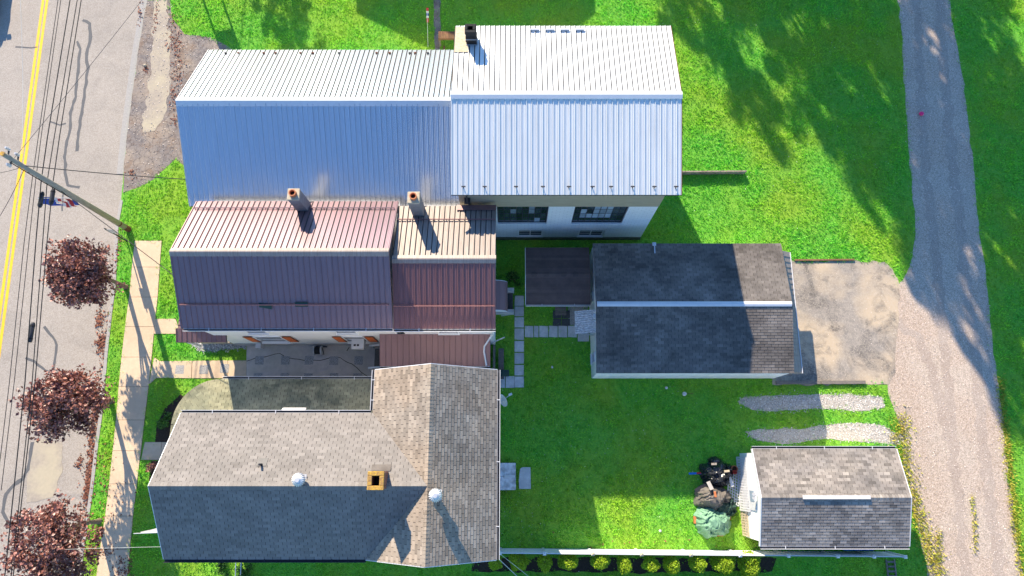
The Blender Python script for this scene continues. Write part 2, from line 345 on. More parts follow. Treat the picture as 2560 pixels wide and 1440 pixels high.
M['pale_wire'] = mat('pale_wire', (.5, .5, .48), (.4, .4, .38), 3, .6)
M['carpaint'] = mat('blue_car_paint', (.02, .06, .14), (.018, .05, .12), 3, .2, metal=.3, spec=.6)
M['rubber'] = mat('rubber', (.02, .02, .02), (.015, .015, .015), 5, .8)
M['brick_orange'] = mat('orange_brick', (.62, .2, .07), (.45, .15, .06), 12, .9)
M['parge'] = mat('mossy_footing', (.11, .12, .07), (.06, .065, .04), 5, .95, .5, 20)

# ---------------------------------------------------------------- the ground, road, walks
KERB_PX = [(370, 0), (362, 43), (347, 133), (333, 233), (320, 333), (310, 433), (304, 500), (293, 563), (286, 713), (277, 780), (266, 880),
           (261, 940), (252, 1037), (240, 1127), (230, 1217), (220, 1287), (208, 1360), (199, 1440)]
KERB = [P(*p) for p in KERB_PX]
KERB = [Vector((KERB[0].x, 160, 0)), Vector((KERB[0].x, 60, 0))] + KERB + [Vector((KERB[-1].x, -30, 0)), Vector((KERB[-1].x, -160, 0))]
mb = MB(); cols = []
for k in KERB: cols.append([(-260, k.y, -.13), (k.x - .06, k.y, -.13), (k.x - .03, k.y, 0), (260, k.y, 0)])
for i, row in enumerate(cols):
    mb.v += row; mb.t += [.5] * 4
for i in range(len(cols) - 1):
    for j in range(3): mb.f.append((i * 4 + j, i * 4 + j + 1, i * 4 + j + 5, i * 4 + j + 4)); mb.m.append(0)
struct(mb.build('ground', M['lawn']), 'green lawn around the buildings')
rpts = [(k.x - .07, k.y) for k in KERB] + [(-37, KERB[-1].y), (-37, KERB[0].y)]
road = struct(sheet('road', rpts, -.12, M['asphalt'], block=False), 'pale worn asphalt street with double yellow line')
BLOCK.append([(p[0] + .25, p[1]) for p in rpts[:-2]] + rpts[-2:])
for px in ([(104.5, 0), (37.5, 480)], [(114.5, 0), (49, 480)]):
    a, b = P(*px[0]), P(*px[1]); d = (b - a)
    sheet('yellow_line', ribbon([a - d * 3, b + d * 3], .17), -.115, M['yellow'], road, False)
for i, line in enumerate([
    [(203, 48), (222, 56), (222, 90), (214, 130), (217, 165), (210, 220), (200, 290), (193, 330), (190, 376)],
    [(190, 100), (197, 120), (190, 190), (185, 240), (173, 280), (172, 320), (160, 370), (159, 430), (165, 462), (196, 467)],
    [(107, 815), (130, 842), (138, 862), (136, 890), (128, 920)], [(60, 894), (82, 903), (100, 920), (120, 930)],
    [(77, 1105), (70, 1160), (54, 1196), (30, 1214), (10, 1236), (4, 1280), (14, 1304), (28, 1312)],
    [(35, 115), (62, 117), (90, 116)], [(122, 300), (146, 311), (162, 307)], [(154, 484), (152, 526)]]):
    sheet('tar_seal', ribbon([P(*p) for p in line], [.19, .17, .14, .13, .19, .1, .1, .09][i], .08, i), -.116 + .0003 * i, M['tar'], road, False)
sheet('road_patch', rough([P(*p) for p in [(84, 1098), (152, 1105), (150, 1180), (128, 1245), (60, 1258), (66, 1190)]], .1, .25, 3), -.112, M['old_concrete'], road, False)
# gutter strip beside the broken shoulder, kerb farther down the street
gp = [P(*p) for p in KERB_PX[:6]]
struct(sheet('gutter', [(p.x - .06, p.y) for p in [Vector((KERB[0].x, 60, 0))] + gp] + [(p.x - .5, p.y) for p in ([Vector((KERB[0].x, 60, 0))] + gp)[::-1]], -.108, M['gutter_conc'], block=False), 'pale concrete gutter strip')
mb = MB(); kp = [P(*p) for p in KERB_PX[6:]] + [Vector((KERB[-1].x, -30, 0))]
for a, b in zip(kp, kp[1:]):
    n_ = max(1, int((b - a).length / 2.4))
    for j in range(n_):
        p, q = a + (b - a) * (j + .004) / n_, a + (b - a) * (j + .996) / n_
        mb.prism([(p.x - .09, p.y), (p.x + .09, p.y), (q.x + .09, q.y), (q.x - .09, q.y)], -.13, .025)
struct(mb.build('kerb', M['gutter_conc']), 'low concrete kerb along the street')
SHOULDER = rough([P(*p) for p in [(372, 0), (425, 0), (430, 45), (462, 85), (530, 93), (585, 125), (640, 150), (640, 300), (560, 420), (470, 420), (440, 398), (415, 418), (385, 447), (350, 468), (308, 482),
      (309, 433), (318, 333), (331, 233), (345, 133), (360, 43), (368, 0)]], .04, .4, 1)
struct(sheet('road_shoulder', SHOULDER, .006, M['apron']), 'broken asphalt shoulder beside the barn')
struct(sheet('shoulder_slab', rough([P(*p) for p in [(384, 0), (420, 0), (424, 100), (425, 215), (412, 288), (388, 326), (358, 331), (361, 290), (374, 200), (381, 100)]], .16, .25, 2), .012, M['old_concrete'], block=False), 'old tan concrete strip in the shoulder')

def slab_run(name, quads, matl, z=.035, gap=.012, label=None, bed=.004):
    """a walk: dark bed + one part per slab"""
    root = bpy.data.objects.new(name, None); COL.objects.link(root); struct(root, label)
    for q in quads:
        c = Vector((sum(p.x for p in q) / 4, sum(p.y for p in q) / 4, 0))
        qq = [c + (p - c) * (1 - gap / max(.3, (p - c).length)) for p in q]
        mb = MB(); mb.prism([(p.x, p.y) for p in qq], -.02, z + random.uniform(-.004, .004)); mb.build('slab', matl, root, bevel=.006)
        sheet('joint_bed', [(c + (p - c) * 1.01)[:2] for p in q], bed, M['joint'], root, False)
        BLOCK.append([tuple((c + (p - c) * 1.0)[:2]) for p in q])
    return root
Lp = [(337, 602), (330, 668), (323, 743), (313, 817), (304, 893), (297, 967), (290, 1050), (282, 1127), (273, 1210), (263, 1290), (250, 1373), (240, 1450)]
Rp = [(405, 602), (400, 668), (395, 743), (387, 817), (380, 893), (372, 967), (362, 1050), (353, 1127), (343, 1210), (333, 1290), (326, 1373), (318, 1450)]
q = [[P(*Lp[i]), P(*Rp[i]), P(*Rp[i + 1]), P(*Lp[i + 1])] for i in range(len(Lp) - 1)]
slab_run('sidewalk', q, M['walk'], label='tan concrete sidewalk along the street')
slab_run('front_path', [[P(388, 797), P(440, 797), P(452, 835), P(385, 835)]], M['walk'], label='short concrete path to the brown house porch')
slab_run('side_path', [[P(386, 893), P(400, 903), P(392, 945), P(372, 962)], [P(400, 903), P(481, 902), P(479, 946), P(392, 945)], [P(481, 902), P(570, 901), P(570, 946), P(479, 946)], [P(570, 901), P(617, 901), P(616, 950), P(570, 950)]],
         M['walk'], .034, label='concrete path between the two houses')
slab_run('porch_path', [[P(362, 1105), P(405, 1105), P(402, 1150), P(353, 1150)], [P(405, 1105), P(440, 1105), P(440, 1150), P(402, 1150)]], M['walk'], label='short concrete path to the grey house porch')
patio = struct(MB().prism([tuple(p[:2]) for p in (P(617, 862), P(1000, 862), P(1000, 985), P(616, 985))], -.02, .03).build('patio', M['patio']), 'cracked concrete patio between the houses')
BLOCK.append([tuple(p[:2]) for p in (P(617, 862), P(1000, 862), P(1000, 985), P(616, 985))])
for i, line in enumerate([[(617, 903), (640, 896), (700, 883), (712, 893), (760, 900), (800, 902), (828, 893), (850, 895), (880, 910), (905, 930), (925, 945)], [(868, 878), (874, 868)]]):
    sheet('crack', ribbon([P(*p) for p in line], .035, .06, i), .0345, M['joint'], patio, False)
for (x, y) in [(450, 924), (510, 924), (562, 921), (649, 901), (714, 901), (773, 901), (835, 902), (897, 901), (645, 944), (712, 944), (771, 944), (835, 944), (894, 944)]:
    c = P(x, y); s_ = .24
    o = MB().box(c.x - s_, c.x + s_, c.y - s_, c.y + s_, .02, .039).build('pebble_inset', M['pebble'], patio)
# flagstone walk behind the houses
ys = [738, 792, 820, 851, 881, 911, 940, 970]
q = [[P(1286, a + 1), P(1310, a + 1), P(1310, b - 1), P(1286, b - 1)] for a, b in zip(ys, ys[1:])]
q[0:1] = [[P(1287, 739), P(1310, 739), P(1310, 765), P(1286, 765)], [P(1286, 766), P(1310, 766), P(1310, 791), P(1286, 791)]]
xs = [1311, 1334, 1347, 1371, 1395, 1419, 1443]
q += [[P(a + .7, 814), P(b - .7, 815), P(b - .7, 844), P(a + .7, 843)] for a, b in zip(xs, xs[1:])]
q += [[P(1444, 834), P(1473, 834), P(1473, 854), P(1444, 854)], [P(1240, 940), P(1263, 940), P(1263, 970), P(1240, 970)], [P(1264, 940), P(1286, 940), P(1286, 970), P(1264, 970)]]
slab_run('flagstone_walk', q, M['flag'], .03, label='grey flagstone walk behind the houses')
slab_run('dark_slabs', [[P(a, b), P(a + 21, b), P(a + 21, b + 20), P(a, b + 20)] for a in (1382, 1404) for b in (776, 797)], M['slab_dark'], .028, label='four dark slabs at the annex step')
# alley and driveway
alley_px = [(2250, -60), (2252, 60), (2260, 200), (2268, 330), (2283, 500), (2288, 590), (2275, 670), (2258, 700), (2236, 720), (2226, 780), (2218, 860), (2214, 930), (2222, 985), (2240, 1030), (2252, 1085), (2256, 1160), (2285, 1290), (2322, 1440), (2345, 1520),
            (2600, 1520), (2556, 1440), (2528, 1250), (2507, 1050), (2478, 830), (2462, 680), (2447, 560), (2432, 400), (2412, 250), (2396, 130), (2373, 0), (2365, -60)]
apts = [P(*p) for p in alley_px]; apts[0] = Vector((apts[0].x, 90, 0)); apts[-1] = Vector((apts[-1].x, 90, 0)); i_ = alley_px.index((2345, 1520)); apts[i_].y = -60; apts[i_ + 1].y = -60
ALLEY = rough(apts, .1, .55, 5)
struct(sheet('gravel_alley', ALLEY, .008, M['gravel']), 'pinkish gravel alley on the right')
alley = bpy.data.objects['gravel_alley']
for i, (tpx, tw) in enumerate((([(2290, -60), (2298, 150), (2310, 400), (2330, 560), (2345, 700), (2365, 900), (2385, 1150), (2415, 1440), (2424, 1520)], .55), ([(2345, -60), (2358, 150), (2380, 400), (2400, 560), (2415, 700), (2440, 900), (2462, 1150), (2500, 1440), (2510, 1520)], .6), ([(2235, 800), (2300, 850), (2345, 980), (2368, 1100)], .5))):
    rb = ribbon([P(*p) for p in tpx], tw, .25, 30 + i); sheet('wheel_track', rb, .0085 + .0004 * i, M['track'], alley, False)
drive_px = [(1940, 652), (2100, 653), (2212, 655), (2232, 672), (2244, 716), (2250, 780), (2242, 850), (2236, 930), (2222, 960), (2150, 962), (1930, 962)]
DRIVE = rough([P(*p) for p in drive_px], .12, .3, 6)
struct(sheet('driveway', DRIVE, .016, M['drive']), 'cracked sandy driveway in front of the garage')
G1 = rough([P(*p) for p in [(1843, 1004), (1862, 992), (1950, 988), (2040, 987), (2120, 985), (2205, 992), (2212, 1020), (2140, 1028), (2040, 1020), (1950, 1028), (1880, 1026)]], .05, .3, 7)
G2 = rough([P(*p) for p in [(1862, 1080), (1900, 1073), (2000, 1072), (2050, 1064), (2130, 1056), (2200, 1062), (2258, 1090), (2250, 1112), (2190, 1108), (2060, 1096), (1970, 1110), (1890, 1102)]], .05, .3, 8)
struct(sheet('gravel_strip', G1, .012, M['gravel_w']), 'upper pale gravel wheel strip in the lawn')
struct(sheet('gravel_strip', G2, .012, M['gravel_w']), 'lower pale gravel wheel strip in the lawn')
STONEBED = rough([P(*p) for p in [(478, 846), (560, 846), (620, 864), (612, 872), (560, 873), (530, 878), (500, 876), (480, 864)]], .05, .2, 9)
struct(sheet('stone_bed', STONEBED, .012, M['pebble']), 'bed of white stones by the brown house')
struct(sheet('mulch_bed', rough([P(*p) for p in [(452, 985), (470, 1000), (440, 1060), (430, 1106), (388, 1106), (392, 1060), (412, 1020)]], .08, .25, 10), .006, M['mulch']), 'dark mulch bed by the round porch')
struct(sheet('mulch_bed', rough([P(*p) for p in [(378, 1152), (398, 1152), (385, 1240), (372, 1240), (374, 1190)]], .05, .25, 11), .006, M['mulch']), 'narrow mulch strip at the grey house front')
struct(sheet('shrub_bed', rough([P(*p) for p in [(1180, 1395), (1940, 1395), (1930, 1428), (1700, 1432), (1180, 1428)]], .08, .3, 12), .006, M['mulch']), 'dark mulch bed under the row of shrubs')
struct(sheet('bare_ground', rough([P(*p) for p in [(1420, 765), (1470, 765), (1472, 780), (1440, 815), (1420, 812)]], .05, .2, 13), .006, M['pebble']), 'dark gravel at the annex corner')
struct(sheet('stone_path', rough([P(*p) for p in [(1084, -80), (1102, -80), (1101, 60), (1100, 135), (1088, 135), (1085, 60)]], .05, .3, 14), .02, M['apron']), 'rough grey stone strip north of the barn')

# ---------------------------------------------------------------- roof builders
DIRS = {'N': ((-1, 0, 0), (0, -1)), 'S': ((1, 0, 0), (0, 1)), 'E': ((0, 1, 0), (-1, 0)), 'W': ((0, -1, 0), (1, 0))}  # eave faces: along, up-slope in plan
class Shingler:
    """shingle tabs of one thing: the first `singles` whole tabs are parts of their own, the rest one joined part"""
    def __init__(s, root, name='shingle', row=.15, tab=.355, gap=.02, limit=300):
        s.root = root; s.name = name; s.row = row; s.tab = tab; s.gap = gap; s.left = limit; s.mb = MB(); s.mats = []; s.cache = {}
    def mi(s, m):
        if m not in s.mats: s.mats.append(m)
        return s.mats.index(m)
    def single(s, m, tint, A, U3, N, pos, w, h):
        key = (m.name, round(tint * 5), round(w, 2))
        if key not in s.cache:
            me = bpy.data.meshes.new(s.name); t = .016
            vs = [(0, 0, 0), (w, 0, 0), (w, h, 0), (0, h, 0), (0, 0, t), (w, 0, t), (w, h, .004), (0, h, .004)]
            me.from_pydata(vs, [], [(0, 3, 2, 1), (4, 5, 6, 7), (0, 1, 5, 4), (1, 2, 6, 5), (2, 3, 7, 6), (3, 0, 4, 7)])
            at = me.attributes.new('tint', 'FLOAT', 'POINT'); at.data.foreach_set('value', [round(tint * 5) / 5] * 8)
            me.materials.append(m); s.cache[key] = me
        o = bpy.data.objects.new(s.name, s.cache[key]); COL.objects.link(o); o.parent = s.root
        p = pos - origin(s.root); o.matrix_local = Matrix(((A.x, U3.x, N.x, p.x), (A.y, U3.y, N.y, p.y), (A.z, U3.z, N.z, p.z), (0, 0, 0, 1)))
    def slope(s, face, poly, O, tanp, m, single=False, row=None, tab=None, seed=0, tintf=None, missing=0):
        row = row or s.row; tab = tab or s.tab; g = s.gap
        A, up = Vector(DIRS[face][0]), Vector(DIRS[face][1]); cp = 1 / math.hypot(1, tanp); sp = tanp * cp
        U3 = Vector((up.x * cp, up.y * cp, sp)); N = A.cross(U3); O = Vector(O)
        st = [((p[0] - O.x) * A.x + (p[1] - O.y) * A.y, (p[0] - O.x) * up.x + (p[1] - O.y) * up.y) for p in poly]
        if area(st) < 0: st = st[::-1]
        s0, s1 = min(p[0] for p in st), max(p[0] for p in st); t1 = max(p[1] for p in st)
        rnd = random.Random(seed); k = 0; mi = s.mi(m); rh = row * cp; order = []
        while k * rh < t1:
            off = (k % 2) * tab / 2 + rnd.uniform(-.012, .012) + (.0 if k % 3 else .02); x = s0 - tab + off
            while x < s1:
                order.append((x, k * rh)); x += tab
            k += 1
        for (x, t) in order:
            base = [(x, t), (x + tab - g, t), (x + tab - g, t + rh + .008), (x, t + rh + .008)]; pl = base
            for i in range(len(st)):
                pl = clip(pl, st[i], st[(i + 1) % len(st)])
                if len(pl) < 3: break
            if len(pl) < 3 or area(pl) < .002: continue
            w3 = O + A * x + U3 * (t / cp)
            tint = min(1, max(0, rnd.gauss(.5, .22) + .35 * mnoise.noise((w3.x * .9, w3.y * .9, seed))))
            if tintf: tint = tintf(w3, tint)
            full = area(pl) > .985 * area(base)
            if full and single and s.left > 0:
                s.left -= 1; s.single(m, tint, A, U3, N, w3, tab - g, row + .008); continue
            n = len(pl); lift = lambda p: .016 - .012 * (p[1] - t) / rh
            lo = [O + A * p[0] + U3 * (p[1] / cp) for p in pl]; hi = [l + N * lift(p) for l, p in zip(lo, pl)]
            s.mb.add(lo + hi, [tuple(range(n, 2 * n))] + [(i, (i + 1) % n, n + (i + 1) % n, n + i) for i in range(n)], mi, tint)
    def caps(s, a, b, sx, drop, m, w=.16, step=.15):
        """bent cap pieces along a ridge from a to b; sx = plan vector across the ridge"""
        a, b, sx = Vector(a), Vector(b), Vector(sx); n = int((b - a).length / step); d = (b - a) / n; mi = s.mi(m)
        for i in range(n):
            p = a + d * i; q = p + d * .93; t = random.gauss(.6, .2); z = Vector((0, 0, 1)); h = .03
            vs = [p + sx * w - z * (drop * w - .016), p + z * h, p - sx * w - z * (drop * w - .016), q + sx * w - z * (drop * w - .008), q + z * (h - .01), q - sx * w - z * (drop * w - .008)]
            s.mb.add(vs + [v - z * .012 for v in vs[:3]], [(0, 1, 4, 3), (1, 2, 5, 4), (0, 6, 7, 1), (1, 7, 8, 2)], mi, min(1, max(0, t)))
    def finish(s):
        if s.mb.v: stuff_part(s.mb.build('shingles', s.mats, s.root))
def panel_mesh(w, L, m, style):
    pts = {'rib': [(0, 0), (.012, .034), (.034, .034), (.046, 0), (w * .42, 0), (w * .45, .005), (w * .48, 0), (w * .72, 0), (w * .75, .005), (w * .78, 0), (w, 0)],
           'wave': [(0, 0), (.012, .034), (.034, .034), (.046, 0), (w * .35, 0), (w * .38, .009), (w * .46, .009), (w * .49, 0), (w * .66, 0), (w * .69, .009), (w * .77, .009), (w * .8, 0), (w, 0)],
           'flat': [(0, 0), (.01, .016), (.022, .016), (.03, 0), (w, 0)]}[style]
    vs = [(x, 0, z) for x, z in pts] + [(x, L, z) for x, z in pts]; n = len(pts)
    me = bpy.data.meshes.new('roof_panel'); me.from_pydata(vs, [], [(i, i + 1, n + i + 1, n + i) for i in range(n - 1)]); me.materials.append(m); return me
def panels(root, face, s_from, n, w, eave, L, tanp, m, style='rib', skip=()):
    A, up = Vector(DIRS[face][0]), Vector(DIRS[face][1]); cp = 1 / math.hypot(1, tanp)
    U3 = Vector((up.x * cp, up.y * cp, tanp * cp)); N = A.cross(U3); me = panel_mesh(w - (.046 if face == 'N' else .006), L, m, style); og = origin(root)  # wider gaps on north slopes: bared dark deck stands in for rib shade
    rj = random.Random(n)
    for i in range(n):
        if i in skip: continue
        o = bpy.data.objects.new('roof_panel', me); COL.objects.link(o); o.parent = root
        p = Vector(eave) + A * (s_from + i * w) - og
        o.matrix_local = Matrix(((A.x, U3.x, N.x, p.x), (A.y, U3.y, N.y, p.y), (A.z, U3.z, N.z, p.z), (0, 0, 0, 1))) @ Matrix.Rotation(rj.uniform(-.012, .012), 4, 'Y') @ Matrix.Rotation(rj.uniform(0, .0025), 4, 'X')
def gable_x(root, x0, x1, y0, y1, ze, zr, wallm, in_e=.28, in_g=.2, deck='roof_deck', deckm=None, trim=None, zb=0):
    """walls + deck of a gable roof with its ridge along x; x0..y1 are the roof edges"""
    ym = (y0 + y1) / 2; tanp = (zr - ze) / (ym - y0); d = .10
    wy0, wy1 = y0 + in_e, y1 - in_e; we = ze + in_e * tanp - d; wr = zr - d
    pr = [(x0 + in_g, wy0, zb), (x0 + in_g, wy1, zb), (x0 + in_g, wy1, we), (x0 + in_g, ym, wr), (x0 + in_g, wy0, we)]
    MB().extrude(pr, (x1 - x0 - 2 * in_g, 0, 0)).build('wall', wallm, root)
    z = .008
    for (ya, yb) in ((y0, ym), (y1, ym)):
        MB().extrude([(x0, ya, ze - z), (x0, yb, zr - z), (x0, yb, zr - d), (x0, ya, ze - d)], (x1 - x0, 0, 0)).build(deck, deckm or M['deck'], root)
    BLOCK.append([(x0 + in_g, wy0), (x1 - in_g, wy0), (x1 - in_g, wy1), (x0 + in_g, wy1)])
    if trim:
        for xx in (x0, x1):
            for (ya, yb) in ((y0, ym), (y1, ym)):
                s_ = -1 if xx == x0 else 1
                MB().extrude([(xx, ya, ze + .03), (xx, yb, zr + .03), (xx, yb, zr - .16), (xx, ya, ze - .16)], (s_ * .035, 0, 0)).build('rake_trim', trim, root)
    return ym, tanp, math.hypot(ym - y0, zr - ze)
def ridge_cap(root, x0, x1, ym, zr, tanp, m, w=.2, h=.05):
    mb = MB(); prof = [(x0, ym - w, zr - w * tanp + h * .8), (x0, ym - .03, zr + h), (x0, ym + .03, zr + h), (x0, ym + w, zr - w * tanp + h * .8), (x0, ym + w, zr - w * tanp + .012), (x0, ym, zr - .01), (x0, ym - w, zr - w * tanp + .012)]
    mb.extrude(prof, (x1 - x0, 0, 0)); return mb.build('ridge_cap', m, root)
def gutter(root, a, b, out, m=None, w=.12):
    """open trough along an eave a->b, `out` = plan direction away from the wall"""
    a, b, out = Vector(a), Vector(b), Vector(out).normalized(); z = Vector((0, 0, 1)); mb = MB()
    mb.bar(a + out * .012 - z * .02, b + out * .012 - z * .02, .012, .1); mb.bar(a + out * w, b + out * w, .02, .1); mb.bar(a + out * w / 2 - z * .07, b + out * w / 2 - z * .07, w, .012, 1)
    n = max(2, int((b - a).length / 2.2))
    for i in range(n): 
        p = a + (b - a) * (i + .5) / n; mb.bar(p - out * .03 + z * .045, p + out * (w + .01) + z * .045, .03, .012)
    return mb.build('gutter', [m or M['white_trim'], M['dark_metal']], root)
def window(root, c, face, w, h, nx=2, ny=2, frame=None, pane=None, depth=.05, bar=.03, pane2=None, pick=(), shutters=None):
    """frame part with one pane sub-part per light; face = outward plan direction"""
    c = Vector(c); f = Vector((*face, 0)); r = Vector((-f.y, f.x, 0)); z = Vector((0, 0, 1)); frame = frame or M['white_paint']; pane = pane or M['glass']
    mb = MB(); fw = bar * 1.7
    for s_ in (-1, 1):
        mb.bar(c + r * s_ * (w / 2) - z * (h / 2 + fw), c + r * s_ * (w / 2) + z * (h / 2 + fw), fw, depth * 2, up=f)
        mb.bar(c + z * s_ * (h / 2 + fw * .5) - r * w / 2, c + z * s_ * (h / 2 + fw * .5) + r * w / 2, fw, depth * 2.1, up=f)
    mb.bar(c - z * (h / 2 + fw * 1.4) - r * (w / 2 + fw) + f * .03, c - z * (h / 2 + fw * 1.4) + r * (w / 2 + fw) + f * .03, fw, depth * 2 + .1, up=f)
    for i in range(1, nx): p = c + r * (w * i / nx - w / 2); mb.bar(p - z * h / 2, p + z * h / 2, bar, depth * 1.2, up=f)
    for j in range(1, ny): p = c + z * (h * j / ny - h / 2); mb.bar(p - r * w / 2, p + r * w / 2, bar * .98, depth * 1.1, up=f)
    wo = mb.build('window', frame, root)
    me = MB(); pw, ph = w / nx - bar * .6, h / ny - bar * .6
    for i in range(nx):
        for j in range(ny):
            pc = c + r * (w * (i + .5) / nx - w / 2) + z * (h * (j + .5) / ny - h / 2) + f * random.uniform(-.003, .003)
            MB().obox(pc, r * pw / 2, f * .006, z * ph / 2).build('pane', pane2 if (i, j) in pick else pane, wo)
    if shutters:
        for s_ in (-1, 1):
            sc = c + r * s_ * (w / 2 + .3) + f * .03
            so_ = MB().obox(sc, r * .23, f * .02, z * h / 2).build('shutter', M['dark_red'], root)
            MB().obox(sc + f * .022, r * .19, f * .006, z * (h / 2 - .05)).build('shutter_panel', M['orange'], so_)
    return wo

# ---------------------------------------------------------------- long white barn
bx0, bx1, by0, by1, bze, bzr = -16.55, -2.62, 12.63, 21.7, 5.0, 7.6
barn = thing('barn', 'long low building with ribbed white metal roof beside the street', 'building', (-9.6, 17.2, 0))
ym, tp, L = gable_x(barn, bx0, bx1, by0, by1, bze, bzr, M['block'], trim=M['white_trim'])
n = 54; w = (bx1 - bx0) / n
panels(barn, 'N', 0, n, w, (bx1, by1, bze), L, tp, M['white_metal']); panels(barn, 'S', 0, n, w, (bx0, by0, bze), L, tp, M['white_metal'])
ridge_cap(barn, bx0 - .02, bx1, ym, bzr, tp, M['white_trim'], .24)
for x in (565, 597, 660, 690, 752, 783, 848, 942, 975, 1025, 1038, 1070):
    p = P(x, 134, bze + .2); mb = MB(); mb.bar(p + Vector((-.06, 0, .06)), p + Vector((.06, 0, .06)), .05, .1); mb.bar(p + Vector((0, .1, .01)), p + Vector((0, -.1, .03)), .05, .02)
    mb.build('snow_guard', random.choice([M['rust'], M['rust'], M['dark_metal']]), barn)
window(barn, (bx0 + .18, 15.2, 1.7), (-1, 0), 1.4, 1.2, 3, 2); window(barn, (bx0 + .18, 19, 1.7), (-1, 0), 1.4, 1.2, 3, 2)
MB().box(bx0 + .14, bx0 + .22, 16.5, 17.5, 0, 2.05).build('door', M['wood_brown'], barn)

# ---------------------------------------------------------------- white block mill
mx0, mx1, my0, my1, mze, mzr = -2.9, 8.07, 12.22, 21.4, 7.55, 8.75
mill = thing('mill_building', 'tall white block building with white metal roof and steel windows', 'building', (2.6, 16.8, 0))
ym = (my0 + my1) / 2; tp = (mzr - mze) / (ym - my0)
wx0, wx1, wy0, wy1 = -2.62, 7.46, 12.5, 21.1
# south wall in bands round the window openings
holes = [(-.78, 1.88, 2.62, 5.3), (3.22, 5.98, 2.62, 5.3), (.32, 1.76, .42, 1.5), (3.76, 5.24, .42, 1.5)]
cutx = sorted({wx0, wx1, *[h[0] for h in holes], *[h[1] for h in holes]}); cutz = sorted({.35, 5.33, *[h[2] for h in holes], *[h[3] for h in holes]})
mb = MB()
for a, b in zip(cutx, cutx[1:]):
    for c, d in zip(cutz, cutz[1:]):
        if any(h[0] - .01 < (a + b) / 2 < h[1] + .01 and h[2] - .01 < (c + d) / 2 < h[3] + .01 for h in holes): continue
        mb.add([(a, wy0, c), (b, wy0, c), (b, wy0, d), (a, wy0, d)], [(0, 1, 2, 3)])
for h in holes:                                                     # reveals
    for (p, q_) in (((h[0], h[2]), (h[1], h[2])), ((h[1], h[2]), (h[1], h[3])), ((h[1], h[3]), (h[0], h[3])), ((h[0], h[3]), (h[0], h[2]))):
        mb.add([(p[0], wy0, p[1]), (q_[0], wy0, q_[1]), (q_[0], wy0 + .3, q_[1]), (p[0], wy0 + .3, p[1])], [(0, 1, 2, 3)])
mb.build('wall', M['block'], mill)
MB().box(wx0, wx1, wy0 - .03, wy0 + .25, 5.33, 7.45).build('wall_band', M['tan'], mill)
MB().box(wx0 + .002, wx1 - .002, wy0 - .07, wy0 + .2, 0, .35).build('footing', M['parge'], mill)
MB().box(wx0 + .02, wx1 - .02, wy0 + .32, wy1, 0, 7.4).build('wall', M['block'], mill)
for xx, d in ((wx0, .25), (wx1, -.25)):
    MB().extrude([(xx, wy0 + .015, .35), (xx, wy1, .35), (xx, wy1, 7.5), (xx, ym, mzr - .13), (xx, wy0 + .015, 7.5)], (d, 0, 0)).build('end_wall', M['block'], mill)
BLOCK.append([(wx0, wy0), (wx1, wy0), (wx1, wy1), (wx0, wy1)])
for (ya, yb) in ((my0, ym), (my1, ym)):
    MB().extrude([(mx0, ya, mze - .01), (mx0, yb, mzr - .01), (mx0, yb, mzr - .1), (mx0, ya, mze - .1)], (mx1 - mx0, 0, 0)).build('roof_deck', M['deck'], mill)
n = 43; w = (mx1 - mx0) / n; L = math.hypot(ym - my0, mzr - mze)
panels(mill, 'N', 0, n, w, (mx1, my1, mze), L, tp, M['mill_metal']); panels(mill, 'S', 0, n, w, (mx0, my0, mze), L, tp, M['mill_metal'], 'wave')
ridge_cap(mill, mx0 - .02, mx1 + .02, ym, mzr, tp, M['white_trim'], .2, .09)
MB().extrude([(mx1, my0, mze + .02), (mx1, ym, mzr + .02), (mx1, my1, mze + .02), (mx1, my1, mze - .14), (mx1, ym, mzr - .14), (mx1, my0, mze - .14)], (.03, 0, 0)).build('rake_trim', M['dark_red'], mill)
for x in (1159, 1212, 1290, 1357, 1422, 1481, 1527, 1581, 1635, 1689):
    p = P(x, 470, mze + .1); p.z = mze + (p.y - my0) * tp
    mb = MB(); mb.bar(p, p + Vector((0, .02, .15)), .035, .035, up=(1, 0, 0)); mb.bar(p + Vector((-.1, .02, .15)), p + Vector((.1, .02, .15)), .05, .05)
    mb.build('snow_bracket', M['dark_metal'], mill)
for x in (1337, 1375, 1412, 1450):
    p = P(x, 76, mze + .1); p.z = mze + (my1 - p.y) * tp
    mb = MB(); mb.box(p.x - .22, p.x + .22, p.y - .03, p.y + .03, p.z + .02, p.z + .13); mb.box(p.x - .2, p.x - .17, p.y - .03, p.y + .1, p.z, p.z + .05); mb.box(p.x + .17, p.x + .2, p.y - .03, p.y + .1, p.z, p.z + .05); mb.build('snow_guard', M['white_trim'], mill)
p0 = [(-2.86, 21.3), (-2.16, 21.3), (-2.16, 19.55), (-2.86, 19.55)]
MB().add([(x, y, mze + (my1 - y) * tp + .045) for x, y in p0] + [(x, y, mze + (my1 - y) * tp + .03) for x, y in p0], [(0, 1, 2, 3), (0, 4, 5, 1), (1, 5, 6, 2), (2, 6, 7, 3), (3, 7, 4, 0)]).build('roof_patch', M['cap'], mill)
ch = MB(); cx, cy = -2.02, 20.35                                     # broken black chimney on the north slope
zb = mze + (my1 - cy) * tp
for k in range(7):
    zz = zb - .3 + k * .21; j = .012 * ((k * 7) % 3 - 1)
    for (a, b, c, d) in ((-.26, .26, -.3, -.16), (-.26, .26, .16, .3), (-.26, -.13, -.155, .155), (.13, .26, -.155, .155)):
        if k == 6 and b > .2 and c > 0: continue
        ch.box(cx + a + j, cx + b + j, cy + c + j, cy + d + j, zz, zz + .2)
cho = ch.build('chimney', M['soot'], mill, bevel=.012)
MB().box(cx - .13, cx + .13, cy - .15, cy + .15, zb - .3, zb + .5).build('flue', M['rubber'], cho)
